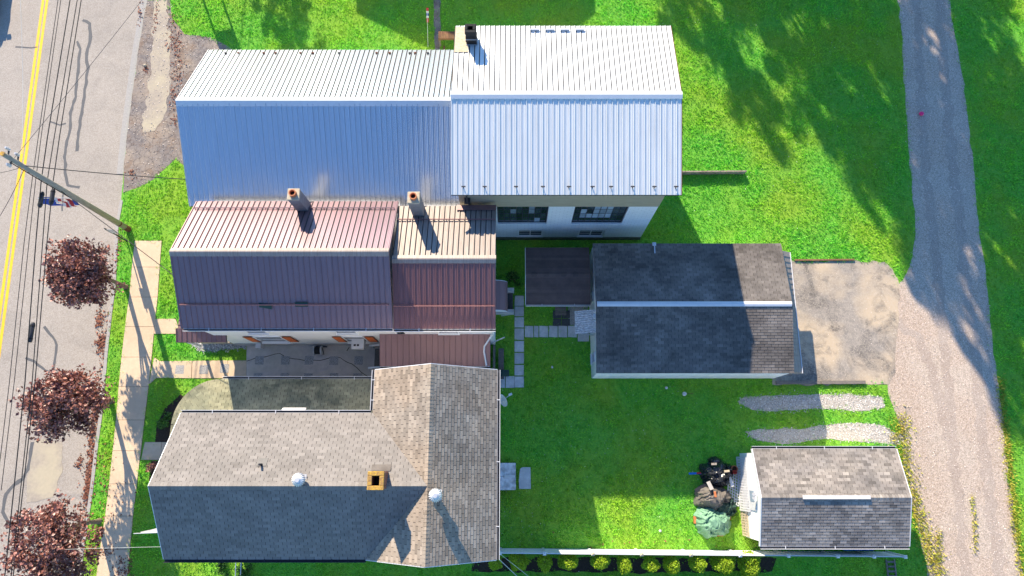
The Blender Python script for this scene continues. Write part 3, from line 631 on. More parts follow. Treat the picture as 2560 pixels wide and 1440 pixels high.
for k, z_ in enumerate((zb + .12, zb + .54)):
    MB().box(cx - .285, cx + .285, cy - .325, cy - .3, z_, z_ + .03).build('mortar_course', M['galv'], cho)
b2 = {(i, j) for i in (3, 4, 5) for j in (1, 2, 3)}
window(mill, (.55, wy0 + .12, 3.96), (0, -1), 2.58, 2.58, 8, 4, M['dark_metal'], M['glass'], .03, .035, M['glass_b'], {(5, 2), (6, 0), (2, 2), (5, 3)})
window(mill, (4.6, wy0 + .12, 3.96), (0, -1), 2.68, 2.58, 8, 4, M['dark_metal'], M['glass'], .03, .035, M['glass_b'], b2 | {(1, 1), (2, 1), (1, 2)})
for c_ in (1.04, 4.5): window(mill, (c_, wy0 + .1, .96), (0, -1), 1.36, 1.0, 2, 3, M['white_paint'], M['rubber'], .03, .05)
mb = MB(); mb.bar((-2.2, 12.44, 7.2), (-2.2, 12.2, 6.5), .08, .06); mb.box(-2.34, -2.06, 12.2, 12.46, 6.35, 6.6); mb.bar((-2.15, 12.42, 6.4), (-2.15, 12.42, 5.2), .07, .07, up=(0, 1, 0)); mb.build('meter_conduit', M['dark_metal'], mill)

# ---------------------------------------------------------------- brown-roofed house (front block, rear block, porches)
brown = thing('brown_roof_house', 'white house with brown ribbed metal roof and two chimneys', 'house', (-8, 9.3, 0))
hx0, hx1, hy0, hy1, hze, hzr = -15.72, -5.7, 6.05, 12.5, 6.0, 7.95
ym, tp, L = gable_x(brown, hx0, hx1, hy0, hy1, hze, hzr, M['white_paint'], .22, .2, trim=M['brown_metal'])
n = 38; w = (hx1 - hx0) / n
panels(brown, 'N', 0, n, w, (hx1, hy1, hze), L, tp, M['brown_metal']); panels(brown, 'S', 0, n, w, (hx0, hy0, hze), L, tp, M['brown_metal'])
ridge_cap(brown, hx0 - .03, hx1 + .03, ym, hzr, tp, M['faded_metal'], .2)
def rail(root, x0, x1, y, z, m, tw=1):
    mb = MB(); mb.tube([(x0, y, z + .1), (x1, y, z + .1)], .028, 6)
    k = int((x1 - x0) / .55)
    for i in range(k + 1): mb.bar((x0 + (x1 - x0) * i / k, y, z), (x0 + (x1 - x0) * i / k, y, z + .1), .03, .03, up=(0, 1, 0))
    return mb.build('snow_rail', m, root)
rail(brown, hx0 + .1, hx1 - .1, hy1 - .5, hze + .5 * tp, M['brown_metal']); rail(brown, hx0 + .1, hx1 - .1, hy0 + 1.0, hze + 1.0 * tp, M['red_metal'])
rx0, rx1, ry0, ry1, rze, rzr = -5.7, -.78, 6.04, 12.25, 6.0, 7.2
ym2, tp2, L2 = gable_x(brown, rx0 + .06, rx1, ry0, ry1, rze, rzr, M['white_paint'], .22, .15, trim=None)
n = 19; w = (rx1 - rx0 - .06) / n
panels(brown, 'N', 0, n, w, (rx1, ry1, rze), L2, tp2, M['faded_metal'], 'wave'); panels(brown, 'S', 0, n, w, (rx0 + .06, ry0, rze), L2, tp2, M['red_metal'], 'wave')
ridge_cap(brown, rx0 + .06, rx1 + .03, ym2, rzr, tp2, M['faded_metal'], .2)
rail(brown, rx0 + .1, rx1 - .05, ry1 - .85, rze + .85 * tp2, M['red_metal']); rail(brown, rx0 + .1, rx1 - .05, ry0 + 1.0, rze + 1.0 * tp2, M['red_metal'])
MB().extrude([(rx1 - 1.95, ry1 + .02, rze + .05), (rx1 - 1.95, ry1 - .28, rze + .05 + .28 * tp2), (rx1 - 1.95, ry1 - .28, rze + .09 + .28 * tp2), (rx1 - 1.95, ry1 + .02, rze + .09)], (1.95, 0, 0)).build('eave_flashing', M['porch_metal'], brown)
def chimney(root, cx, cy, zt, zb, s_=.27, flue=True):
    c = MB(); k = 0; z = zb
    while z < zt - .1:
        c.box(cx - s_, cx + s_, cy - s_, cy + s_, z, z + .185); c.box(cx - s_ + .01, cx + s_ - .01, cy - s_ + .01, cy + s_ - .01, z + .185, z + .2); z += .2
    o = c.build('chimney', M['grey_block'], root)
    MB().box(cx - s_ - .02, cx + s_ + .02, cy - s_ - .02, cy + s_ + .02, z, z + .09).build('chimney_cap', M['cap'], o, bevel=.02)
    mb = MB(); mb.ring((cx, cy), .17, .125, z + .09, z + .3); mb.build('flue_pot', M['clay'], o, smooth=False)
    MB().cyl((cx, cy), .125, .125, z + .085, z + .12).build('flue_bore', M['soot'], o)
    MB().prism([(cx - s_ - .1, cy - s_ - .12), (cx + s_ + .1, cy - s_ - .12), (cx + s_ + .1, cy + s_ + .1), (cx - s_ - .1, cy + s_ + .1)], zb, zb + .02).build('flashing', M['dark_metal'], o)
chimney(brown, -10.28, 12.1, 7.95, 6.05); chimney(brown, -4.6, 11.88, 7.95, 6.0)
gutter(brown, (hx0 + .05, hy0, hze - .03), (hx1, hy0, hze - .03), (0, -1, 0)); gutter(brown, (rx0 + .06, ry0 - .01, rze - .03), (rx1, ry0 - .01, rze - .03), (0, -1, 0))
sy = hy0 + .2
for cx_ in (-12.85,): window(brown, (cx_, sy, 1.98), (0, -1), 1.45, 1.5, 1, 2, shutters=True)
window(brown, (-8.35, sy, 1.98), (0, -1), 1.1, 1.5, 1, 2, shutters=True)
for cx_ in (-12.85, -8.35, -3.2): window(brown, (cx_, sy, 4.6), (0, -1), 1.0, 1.4, 1, 2)
ac = MB().box(-8.6, -7.95, sy - .5, sy + .1, 1.35, 1.8).build('air_conditioner', M['white_trim'], brown)
for i in range(2): MB().box(-8.48 + i * .17, -8.36 + i * .17, sy - .36, sy - .26, 1.8, 1.806).build('vent', M['rubber'], ac)
for yy in (8, 10.6): window(brown, (hx0 + .18, yy, 4.6), (-1, 0), 1.0, 1.4, 1, 2); window(brown, (hx0 + .18, yy, 1.9), (-1, 0), 1.0, 1.4, 1, 2)
MB().box(hx0 + .13, hx0 + .24, 8.85, 9.75, .4, 2.5).build('door', M['wood_brown'], brown)
mb = MB(); mb.box(-15.5, -5.8, 6.21, 6.27, 0, .35); mb.build('footing', M['gutter_conc'], brown)
for p in ((-13.95, 6.1),): MB().box(p[0] - .14, p[0] + .14, p[1] - .16, p[1] + .1, .3, .85).build('meter_box', M['galv'], brown)
# back porch roof towards the grey house
mb = MB(); mb.extrude([(-6.82, 4.66, 2.88), (-6.82, 6.26, 3.32), (-6.82, 6.26, 3.22), (-6.82, 4.66, 2.78)], (5.7, 0, 0)); mb.build('porch_deck', M['deck'], brown)
panels(brown, 'S', 0, 19, 5.7 / 19, (-6.82, 4.66, 2.89), math.hypot(1.6, .44), .44 / 1.6, M['porch_metal'], 'flat')
gutter(brown, (-6.82, 4.66, 2.86), (-1.12, 4.66, 2.86), (0, -1, 0))
for x in (-6.7, -4.0, -1.3): MB().box(x - .05, x + .05, 4.75, 4.85, 0, 2.79).build('porch_post', M['white_paint'], brown)
MB().box(-6.75, -1.2, 4.75, 6.2, 0, .55).build('porch_floor', M['wood_old'], brown)
for k in range(3): MB().box(-6.76 - .3 * (k + 1), -6.76 - .3 * k, 4.9, 6.0, 0, .42 - .14 * k).build('step', M['wood_old'], brown)
for y in (4.85, 6.08):
    mb = MB(); mb.bar((-7.85, y, .75), (-6.75, y, 1.35), .11, .05); mb.bar((-7.75, y, 0), (-7.75, y, .78), .06, .06, up=(0, 1, 0)); mb.bar((-6.85, y, .3), (-6.85, y, 1.3), .06, .06, up=(0, 1, 0)); mb.build('handrail', M['white_trim'], brown)
p = [P(1222, 838, 3.9), P(1221, 848, 3.6), P(1211, 866, 3.32), P(1210, 880, 3.22), P(1216, 914, 2.98)]
MB().tube([(-.98, 6.2, 5.8), (-1.0, 6.2, 4.0), (-1.05, 6.15, 3.5)] + [Vector((v.x, v.y, v.z + .04)) for v in p[2:]], .045, 6).build('downspout', M['white_trim'], brown)
# front porch: hipped metal roof round the south-west corner
px0, pz0, pz1 = -17.5, 2.8, 3.45
def porch_poly(a, b, c, d, name='porch_deck'):
    mb = MB(); top = [Vector(v) for v in (a, b, c, d)]; mb.add(top + [v - Vector((0, 0, .1)) for v in top], [(0, 1, 2, 3), (7, 6, 5, 4)] + [(i, (i + 1) % 4, 4 + (i + 1) % 4, 4 + i) for i in range(4)]); return mb.build(name, M['deck'], brown)
porch_poly((px0, 6.64, pz0), (px0, 11.6, pz0), (-15.5, 11.6, pz1), (-15.5, 6.64, pz1))
panels(brown, 'W', -11.6, 19, 5.0 / 19, (px0, 0, pz0 + .01), math.hypot(2.0, .65), .65 / 2.0, M['porch_metal'])
MB().extrude([(-17.5, 5.92, 2.81), (-17.5, 6.62, 3.03), (-17.5, 6.62, 2.93), (-17.5, 5.92, 2.71)], (2.62, 0, 0)).build('porch_deck', M['deck'], brown)
panels(brown, 'S', 0, 10, .262, (-17.5, 5.92, 2.82), math.hypot(.7, .22), .22 / .7, M['porch_metal'])
MB().extrude([(-17.5, 11.62, 2.7), (-15.5, 11.62, 3.35), (-15.5, 11.62, 2.7)], (0, .05, 0)).build('porch_gable', M['white_paint'], brown)
MB().tube([(px0 + .5, 6.7, 3.08), (px0 + .5, 11.5, 3.08)], .025, 6).build('snow_rail', M['red_metal'], brown)
for yy in (6.1, 8, 9.8, 11.5): MB().box(px0 + .12, px0 + .24, yy - .06, yy + .06, .4, 2.8).build('porch_post', M['white_paint'], brown)
MB().box(px0 + .1, -15.4, 6.3, 11.6, 0, .4).build('porch_floor', M['old_concrete'], brown)
# east side: hood over the back door and its steps
a0, a1 = P(1242, 702, 2.5), P(1243, 775, 2.5)
mb = MB(); ya, yb = a1.y, a0.y; prof = [(-.98, 2.62), (-.62, 2.55), (-.36, 2.38), (-.24, 2.15)]
for (xa, za), (xb, zb_) in zip(prof, prof[1:]): mb.add([(xa, ya, za), (xb, ya, zb_), (xb, yb, zb_), (xa, yb, za), (xa, ya, za - .03), (xb, ya, zb_ - .03), (xb, yb, zb_ - .03), (xa, yb, za - .03)], [(0, 1, 2, 3), (4, 7, 6, 5), (0, 4, 5, 1), (2, 6, 7, 3), (1, 5, 6, 2)])
hood = mb.build('door_hood', M['porch_metal'], brown)
for yy in (ya, yb): MB().extrude([(-.98, yy, 2.62), (-.62, yy, 2.55), (-.36, yy, 2.38), (-.24, yy, 2.15), (-.98, yy, 2.15)], (0, .03 if yy == yb else -.03, 0)).build('hood_side', M['white_trim'], hood)
mb = MB(); s0, s1 = P(1264, 726), P(1286, 786)
for k in range(3): mb.box(-.9, .05 - k * .28 - .22 * (k > 5), s1.y + .2, s0.y - .2, k * .17, k * .17 + .16)
mb.build('back_step', M['slab_dark'], brown)
for yy in (s1.y + .08, s0.y - .08): MB().box(-.9, .12, yy - .1, yy + .1, 0, .55).build('step_cheek', M['flag'], brown)
mb = MB(); mb.bar((-.6, ya + .1, .5), (.1, ya + .1, 1.0), .04, .04); mb.bar((-.3, yb - .2, .5), (.1, yb - .2, 1.0), .04, .04); mb.build('step_rail', M['galv'], brown)
p = P(1240, 855, 2.6); q_ = P(1262, 843, 2.6); MB().bar((-1.0, p.y, 2.5), q_, .05, .05).build('clothesline_bracket', M['galv'], brown)
mb = MB()
for k in range(6): mb.bar((-1.0 + .06 * (k % 2), 4.4 + k * .3, 0), (-1.0 + .06 * (k % 2), 4.4 + k * .3, 1.0), .05, .12, up=(0, 1, 0))
mb.bar((-.97, 4.3, 1.0), (-.97, 6.1, 1.0), .12, .05); mb.bar((-.6, 4.3, .3), (-.6, 6.0, .3), .3, .05); mb.build('side_railing', M['wood_old'], brown)
for i, (x_, y_) in enumerate(((-11.6, hy0 + .95), (-9.9, hy0 + 1.02))):
    z_ = hze + (y_ - hy0) * tp + .06
    MB().obox((x_, y_, z_), (.3, .05 * (i - 1), 0), (0, .09, .055), (0, -.01, .02)).build('torn_flashing', M['dkgreen'], brown)

# ---------------------------------------------------------------- grey shingled house (front block + rear wing + round porch)
house = thing('grey_shingle_house', 'house with weathered grey shingle roof and cross gable', 'house', (-8, -1, 0))
gx0, gy0, gy1, gze, gzr = -14.82, -4.12, 2.02, 7.0, 9.04
tx0, tx1, ty0, ty1 = -6.23, -.66, -4.14, 3.95
gym = (gy0 + gy1) / 2; txm = (tx0 + tx1) / 2; tg = (gzr - gze) / (gym - gy0); tt = (gzr - .02 - gze) / (txm - tx0)
MB().extrude([(gx0 + .25, gy0 + .3, 0), (gx0 + .25, gy1 - .3, 0), (gx0 + .25, gy1 - .3, gze + .1), (gx0 + .25, gym, gzr - .12), (gx0 + .25, gy0 + .3, gze + .1)], (9.5, 0, 0)).build('wall', M['siding'], house)
MB().extrude([(tx0 + .3, ty0 + .2, 0), (tx1 - .3, ty0 + .2, 0), (tx1 - .3, ty0 + .2, gze + .1), (txm, ty0 + .2, gzr - .14), (tx0 + .3, ty0 + .2, gze + .1)], (0, ty1 - ty0 - .4, 0)).build('wing_wall', M['siding'], house)
BLOCK += [[(gx0 + .25, gy0 + .3), (tx0 + .4, gy0 + .3), (tx0 + .4, gy1 - .3), (gx0 + .25, gy1 - .3)], [(tx0 + .3, ty0 + .2), (tx1 - .3, ty0 + .2), (tx1 - .3, ty1 - .2), (tx0 + .3, ty1 - .2)]]
def deck_poly(root, pts, th=.1, name='roof_deck', m=None):
    v = [Vector(p) - Vector((0, 0, .004)) for p in pts]; n = len(v)
    return MB().add(v + [p - Vector((0, 0, th)) for p in v], [tuple(range(n)), tuple(range(2 * n - 1, n - 1, -1))] + [(i, n + i, n + (i + 1) % n, (i + 1) % n) for i in range(n)]).build(name, m or M['deck'], root)
mainN = [(gx0, gy1), (gx0, gym), (txm, gym), (tx0, gy1)]; mainS = [(gx0, gy0), (tx0, gy0), (txm, gym), (gx0, gym)]
teeE = [(tx1, ty0), (tx1, ty1), (txm, ty1), (txm, ty0)]; teeWN = [(tx0, gy1), (txm, gym), (txm, ty1), (tx0, ty1)]; teeWS = [(tx0, ty0), (txm, ty0), (txm, gym)]
zN = lambda y: gze + (gy1 - y) * tg; zS = lambda y: gze + (y - gy0) * tg; zE = lambda x: gze + (tx1 - x) * tt; zW = lambda x: gze + (x - tx0) * tt
deck_poly(house, [(x, y, zN(y)) for x, y in mainN]); deck_poly(house, [(x, y, zS(y)) for x, y in mainS])
deck_poly(house, [(x, y, zE(x)) for x, y in teeE]); deck_poly(house, [(x, y, zW(x)) for x, y in teeWN]); deck_poly(house, [(x, y, zW(x)) for x, y in teeWS])
sh = Shingler(house)
def tee_tint(p, t):
    d = math.hypot((p.x + 2.4), (p.y + 2.9) * .75)
    return min(1, t + .5) if (d < 1.0 and random.random() < .55) or random.random() < .012 else t
sh.slope('E', teeE, (tx1, ty0, gze), tt, M['sh_tee'], True, seed=3, tintf=tee_tint)
sh.slope('N', mainN, (gx0, gy1, gze), tg, M['sh_house'], seed=1); sh.slope('S', mainS, (gx0, gy0, gze), tg, M['sh_house'], seed=2)
sh.slope('W', teeWN, (tx0, ty1, gze), tt, M['sh_tee'], seed=4); sh.slope('W', teeWS, (tx0, ty1, gze), tt, M['sh_tee'], seed=4)
sh.caps((gx0, gym, gzr), (txm - .1, gym, gzr), (0, 1, 0), tg, M['sh_house']); sh.caps((txm, ty0, gzr - .02), (txm, ty1, gzr - .02), (1, 0, 0), tt, M['sh_tee'])
# porch roof: straight north run, quarter-round corner, stub along the front
pcx, pcy, pr_, pzo, pzi = -14.95, 1.72, 2.3, 2.8, 3.65; ptan = (pzi - pzo) / pr_
npoly = [(pcx, pcy + pr_), (-6.6, pcy + pr_), (-6.6, pcy), (pcx, pcy)]
deck_poly(house, [(x, y, pzo + (pcy + pr_ - y) * ptan) for x, y in npoly], name='porch_deck')
sh.slope('N', npoly, (pcx, pcy + pr_, pzo), ptan, M['sh_porch'], seed=5)
wpoly = [(pcx - pr_, .85), (pcx - pr_, pcy), (pcx, pcy), (pcx, .85)]
deck_poly(house, [(x, y, pzo + (x - pcx + pr_) * ptan) for x, y in wpoly], name='porch_deck'); sh.slope('W', wpoly, (pcx - pr_, .85, pzo), ptan, M['sh_porch'], seed=6)
K = 14; mi = sh.mi(M['sh_porch'])
for k in range(K):
    a0, a1 = math.pi / 2 * (1 + k / K), math.pi / 2 * (1 + (k + 1) / K)
    deck_poly(house, [(pcx, pcy, pzi), (pcx + pr_ * math.cos(a0), pcy + pr_ * math.sin(a0), pzo), (pcx + pr_ * math.cos(a1), pcy + pr_ * math.sin(a1), pzo)], name='porch_deck')
cpn = 1 / math.hypot(1, ptan)
for r in range(int(pr_ / (.15 * cpn))):
    r0 = pr_ - r * .15 * cpn; r1 = max(.02, r0 - .158 * cpn); n_ = max(2, int(r0 * math.pi / 2 / .36))
    for k in range(n_ + 1):
        a0 = math.pi / 2 * (1 + max(0, (k - .5 * (r % 2))) / n_); a1 = math.pi / 2 * (1 + min(n_, k + 1 - .5 * (r % 2)) / n_) - .014 / max(.2, r0)
        if a1 <= a0 + .01 or a0 >= math.pi - .01: continue
        f_ = lambda rr, a, l: (pcx + rr * math.cos(a), pcy + rr * math.sin(a), pzo + (pr_ - rr) * ptan + l)
        vs = [f_(r0, a0, 0), f_(r0, a1, 0), f_(r1, a1, 0), f_(r1, a0, 0), f_(r0, a0, .016), f_(r0, a1, .016), f_(r1, a1, .005), f_(r1, a0, .005)]
        sh.mb.add(vs, [(4, 5, 6, 7), (0, 1, 5, 4), (1, 2, 6, 5), (3, 0, 4, 7)], mi, min(1, max(0, random.gauss(.55, .2))))
sh.finish()
gutter(house, (-14.9, pcy + pr_, pzo - .02), (-6.75, pcy + pr_, pzo - .02), (0, 1, 0)); gutter(house, (gx0, gy1, gze - .02), (tx0 - .1, gy1, gze - .02), (0, 1, 0))
gutter(house, (tx0, gy1 + .12, gze - .02), (tx0, ty1, gze - .02), (-1, 0, 0)); gutter(house, (tx1, ty0, gze - .02), (tx1, ty1, gze - .02), (1, 0, 0)); gutter(house, (gx0, gy0, gze - .02), (tx0, gy0, gze - .02), (0, -1, 0), M['dark_metal'])
for xx in (gx0,):
    for s_, (ya, yb) in enumerate(((gy0, gym), (gy1, gym))): MB().extrude([(xx - .03, ya, gze + .005), (xx - .03, yb, gzr + .005), (xx - .03, yb, gzr - .18), (xx - .03, ya, gze - .18)], (.028, 0, 0)).build('rake_trim', M['white_trim'], house)
for yy, s_ in ((ty0, -1), (ty1, 1)):
    for xa in (tx0, tx1): MB().extrude([(xa, yy, gze + .005), (txm, yy, gzr - .015), (txm, yy, gzr - .2), (xa, yy, gze - .18)], (0, s_ * .03, 0)).build('rake_trim', M['white_trim'], house)
for ang in (92, 112, 132, 152, 172): a = R(ang); MB().cyl((pcx + 2.1 * math.cos(a), pcy + 2.1 * math.sin(a)), .07, .06, 0, 2.75, 10).build('porch_column', M['white_paint'], house)
for xx in (-12.6, -10.4, -8.2): MB().cyl((xx, pcy + 2.1), .07, .06, 0, 2.75, 10).build('porch_column', M['white_paint'], house)
mb = MB(); mb.box(pcx, -6.7, pcy, pcy + 2.0, 0, .4); mb.prism([(pcx, pcy)] + [(pcx + 2.0 * math.cos(R(90 + 10 * k)), pcy + 2.0 * math.sin(R(90 + 10 * k))) for k in range(10)], 0, .4); mb.build('porch_floor', M['wood_old'], house)
BLOCK.append([(pcx, pcy), (-6.6, pcy), (-6.6, pcy + 2.1), (pcx, pcy + 2.1), (pcx - 1.4, pcy + 1.4), (pcx - 2.1, pcy), (pcx - 2.1, .9), (pcx, .9)])
c0, c1 = P(706, 1019, 5.0), P(764, 1019, 5.0)
MB().extrude([(c0.x, 1.73, 5.35), (c0.x, c0.y - .1, 5.08), (c0.x, c0.y, 4.9), (c0.x, c0.y, 4.87), (c0.x, 1.73, 5.3)], (c1.x - c0.x, 0, 0)).build('window_awning', M['white_trim'], house)
for xx in (-13, -8): window(house, (xx, gy1 - .29, 5.2), (0, 1), .9, 1.4, 1, 2)
window(house, ((c0.x + c1.x) / 2, gy1 - .29, 4.5), (0, 1), .9, 1.0, 1, 2)
for yy in (-2.8, .4): window(house, (gx0 + .23, yy, 5.2), (-1, 0), .9, 1.4, 1, 2); window(house, (gx0 + .23, yy, 1.8), (-1, 0), .9, 1.4, 1, 2)
MB().box(gx0 + .18, gx0 + .28, -1.6, -.7, .3, 2.4).build('door', M['wood_brown'], house)
for yy in (-2.4, 2.4): window(house, (tx1 - .28, yy, 4.9), (1, 0), .9, 1.4, 1, 2); window(house, (tx1 - .28, yy, 1.9), (1, 0), .9, 1.4, 1, 2)
# chimney with lichen, turbine vents, soil pipe
cx, cy = -5.42, -.82; ch = MB(); z = 8.4
while z < 9.72:
    for k in range(4):
        a, b = (-.3, .3) if k < 2 else (-.3, -.16)
    for (a, b, c, d) in ((-.3, .02, -.33, -.2), (.035, .3, -.33, -.2), (-.3, -.02, .2, .33), (-.005, .3, .2, .33), (-.3, -.17, -.19, .19), (.17, .3, -.19, .19)): ch.box(cx + a, cx + b, cy + c, cy + d, z, z + .07)
    ch.box(cx - .29, cx - .18, cy - .32, cy + .32, z + .07, z + .085); ch.box(cx + .18, cx + .29, cy - .32, cy + .32, z + .07, z + .085); z += .085
cho = ch.build('chimney', M['red_brick'], house)
mb = MB()
for (a, b, c, d) in ((-.33, .33, -.36, -.19), (-.33, .33, .19, .36), (-.33, -.15, -.19, .19), (.15, .33, -.19, .19)): mb.box(cx + a, cx + b, cy + c, cy + d, z, z + .08)
mb.build('chimney_crown', M['lichen_brick'], cho, bevel=.015); MB().box(cx - .14, cx + .14, cy - .18, cy + .18, 8.5, z - .5).build('flue_bore', M['soot'], cho)
MB().extrude([(cx - .42, cy + .36, zN(cy + .36) + .03), (cx - .42, cy + .62, zN(cy + .62) + .025), (cx - .42, cy + .62, zN(cy + .62) + .04), (cx - .42, cy + .36, zN(cy + .36) + .05)], (.8, 0, 0)).build('chimney_flashing', M['sh_gar'], cho)
def turbine(root, x, y, zb):
    t = MB(); t.cyl((x, y), .15, .15, zb - .15, zb + .16, 14); t.obox((x, y, zb - .03), (.21, 0, 0), (0, .21, 0), (0, 0, .01)); o = t.build('turbine_vent', M['galv'], root)
    prof = [(.16, .14), (.24, .2), (.285, .3), (.29, .38), (.25, .46), (.17, .52), (.08, .55), (.0, .555)]; n = 40; vs = []
    for r_, z_ in prof:
        for k in range(n): rr = r_ * (1 if k % 2 else .86 + .12 * (r_ < .12)); a = 2 * math.pi * k / n + z_ * .8; vs.append((x + rr * math.cos(a), y + rr * math.sin(a), zb + z_))
    MB().add(vs, [(r * n + k, r * n + (k + 1) % n, (r + 1) * n + (k + 1) % n, (r + 1) * n + k) for r in range(len(prof) - 1) for k in range(n)]).build('turbine_blades', M['galv'], o)
    MB().cyl((x, y), .13, .09, zb + .535, zb + .57, 16).build('turbine_cap', M['galv'], o)
turbine(house, -8.66, -.8, zN(-.8) + .02); turbine(house, -3.07, -1.4, 9.0)
p = (-10.47, -.2); mb = MB(); mb.cyl(p, .045, .045, zN(p[1]) - .1, zN(p[1]) + .32, 10); mb.obox((p[0], p[1] + .1, zN(p[1] + .1) + .025), (.2, 0, 0), (0, .16, -.11), (0, .003, .006)); mb.build('soil_pipe', M['dark_metal'], house)

# ---------------------------------------------------------------- garage with leaning annex beside it
garage = thing('garage', 'wide low garage with dark shingle roof and white metal ridge cap', 'garage', (9.5, 7.8, 0))
qx0, qx1, qy0, qy1, qze, qzr = 4.37, 14.58, 4.33, 11.35, 2.7, 3.38
ym, tp, L = gable_x(garage, qx0, qx1, qy0, qy1, qze, qzr, M['siding'], .06, .06)
sh = Shingler(garage)
sh.slope('S', [(qx0, qy0), (qx1, qy0), (qx1, ym), (qx0, ym)], (qx0, qy0, qze), tp, M['sh_gar'], True, seed=11); sh.slope('N', [(qx0, qy1), (qx0, ym), (qx1, ym), (qx1, qy1)], (qx0, qy1, qze), tp, M['sh_gar'], seed=12); sh.finish()
ridge_cap(garage, qx0 + .05, qx1 - .05, ym, qzr, tp, M['white_trim'], .13, .07)
n = 34; w = (qx1 - qx0 - .12) / n; me = bpy.data.meshes.new('siding_board')
tmp = MB().box(0, w - .012, -.02, 0, 0, qze - .12); me.from_pydata(tmp.v, [], tmp.f); me.materials.append(M['siding']); og = origin(garage)
for i in range(n):
    o = bpy.data.objects.new('siding_board', me); COL.objects.link(o); o.parent = garage; o.location = (qx0 + .06 + i * w - og.x, qy0 + .055 - og.y, .02)
for i in range(23):
    y_ = qy0 + .06 + i * (qy1 - qy0 - .12) / 23; ht = qze - .13 + min(y_ - qy0, qy1 - y_) * tp
    if 6.05 < y_ < 7.0: continue
    MB().box(qx0 + .035, qx0 + .058, y_, y_ + (qy1 - qy0 - .12) / 23 - .012, .02, ht).build('siding_board', M['siding'], garage)
MB().box(qx0 + .03, qx0 + .05, 6.1, 7.0, .05, 2.05).build('door', M['white_paint'], garage)
window(garage, (qx0 + .03, 5.3, 1.5), (-1, 0), .5, .9, 1, 2, M['white_trim']); window(garage, (qx0 + .03, 8.6, 1.6), (-1, 0), .5, .8, 1, 2, M['white_trim'])
mb = MB(); mb.extrude([(qx1 - .02, qy0 + .05, 2.62), (15.2, qy0 + .05, 2.22), (15.2, qy0 + .05, 2.12), (qx1 - .02, qy0 + .05, 2.12)], (0, qy1 - qy0 - .4, 0)); pent = mb.build('pent_roof', M['faded_metal'], garage)
for i in range(22): y_ = qy0 + .1 + i * .3; MB().bar((qx1, y_, 2.625), (15.19, y_, 2.235), .05, .025).build('pent_rib', M['faded_metal'], pent)
MB().box(15.2, 15.24, qy0 + .05, qy1 - .35, 2.1, 2.24).build('pent_fascia', M['white_trim'], pent)
for a in (4.75, 8.1):
    d = MB().box(qx1 - .06, qx1 + .02, a, a + 2.8, .03, 2.1).build('garage_door', M['white_paint'], garage)
    for k in range(4): 
        for j in range(4): MB().box(qx1 + .02, qx1 + .035, a + .1 + j * .66, a + .66 + j * .66, .1 + k * .5, .52 + k * .5).build('door_panel', M['white_trim'], d)
# corrugated hood over the garage side door, with the round flue beside it
ya, yb = P(1440, 836, 2.1).y, P(1440, 778, 2.1).y; n = 44; mb = MB(); vs = []
for i in range(n + 1):
    y_ = ya + (yb - ya) * i / n; dz = .022 * math.cos(i / n * 11 * 2 * math.pi)
    vs += [(P(1437, 800, 2.05).x, y_, 2.05 + dz), (qx0 + .06, y_, 2.55 + dz), (P(1437, 800, 2.05).x, y_, 2.035 + dz), (qx0 + .06, y_, 2.535 + dz)]
fs = []
for i in range(n): a = i * 4; fs += [(a, a + 1, a + 5, a + 4), (a + 2, a + 6, a + 7, a + 3), (a, a + 4, a + 6, a + 2)]
mb.add(vs, fs); hood = mb.build('door_hood', mat('flaking_paint', (.80, .80, .80), (.26, .25, .24), 4, .6, stretch=(.6, 5, 5)), garage)
for y_ in (ya + .05, yb - .05): MB().bar((qx0 + .03, y_, 1.6), (P(1437, 800, 2.05).x + .15, y_, 2.03), .04, .04).build('hood_bracket', M['white_trim'], hood)
p = P(1491, 791, 2.9); mb = MB(); mb.cyl((p.x - .05, p.y), .07, .07, 2.0, 3.0, 12); mb.cyl((p.x - .05, p.y), .15, .13, 2.98, 3.06, 18); mb.build('flue_cap', M['white_trim'], garage)
p = P(1636, 612, 2.8); mb = MB(); mb.box(p.x - .1, p.x + .1, qy1 - .15, qy1 + .04, 2.7, 2.8); mb.box(p.x - .03, p.x + .03, qy1 - .6, qy1 - .15, 2.76, 2.83); mb.build('electric_bracket', M['galv'], garage)
annex = thing('annex_shed', 'small shed with low dark brown roof between the brown house and the garage', 'shed', (2.4, 9.6, 0))
ax0, ax1, ay0, ay1 = .74, 4.22, 8.06, 11.26
ym, tp, L = gable_x(annex, ax0, ax1, ay0, ay1, 2.25, 2.62, M['siding'], .7, .15, deckm=M['sh_annex'])
sh = Shingler(annex, 'roof_course', .16, 3.5, .0)
for f_, O in (('S', (ax0, ay0, 2.25)), ('N', (ax0, ay1, 2.25))): sh.slope(f_, [(ax0, ay0), (ax1, ay0), (ax1, ym), (ax0, ym)] if f_ == 'S' else [(ax0, ay1), (ax0, ym), (ax1, ym), (ax1, ay1)], O, tp, M['sh_annex'], False, seed=21)
sh.caps((ax0, ym, 2.62), (ax1, ym, 2.62), (0, 1, 0), tp, M['sh_annex'], .14, .3); sh.finish()
for xx, s_ in ((ax0, -1),):
    for yy in (ay0, ay1): MB().extrude([(xx, yy, 2.26), (xx, ym, 2.63), (xx, ym, 2.5), (xx, yy, 2.13)], (s_ * .03, 0, 0)).build('rake_trim', M['white_trim'], annex)
gutter(annex, (ax0, ay0, 2.22), (ax1, ay0, 2.22), (0, -1, 0), w=.07)
MB().box(2.2, 3.0, ay0 + .66, ay0 + .71, .1, 2.0).build('door', M['white_paint'], annex)
st = thing('wooden_step', 'small weathered plank step at the annex door', 'step', P(1401, 778))
a, b = P(1387, 764), P(1415, 790)
for k in range(4): y_ = b.y + (a.y - b.y) * k / 4; MB().box(a.x, b.x, y_ + .01, y_ + (a.y - b.y) / 4 - .01, .2, .24).build('plank', M['wood_old'], st)
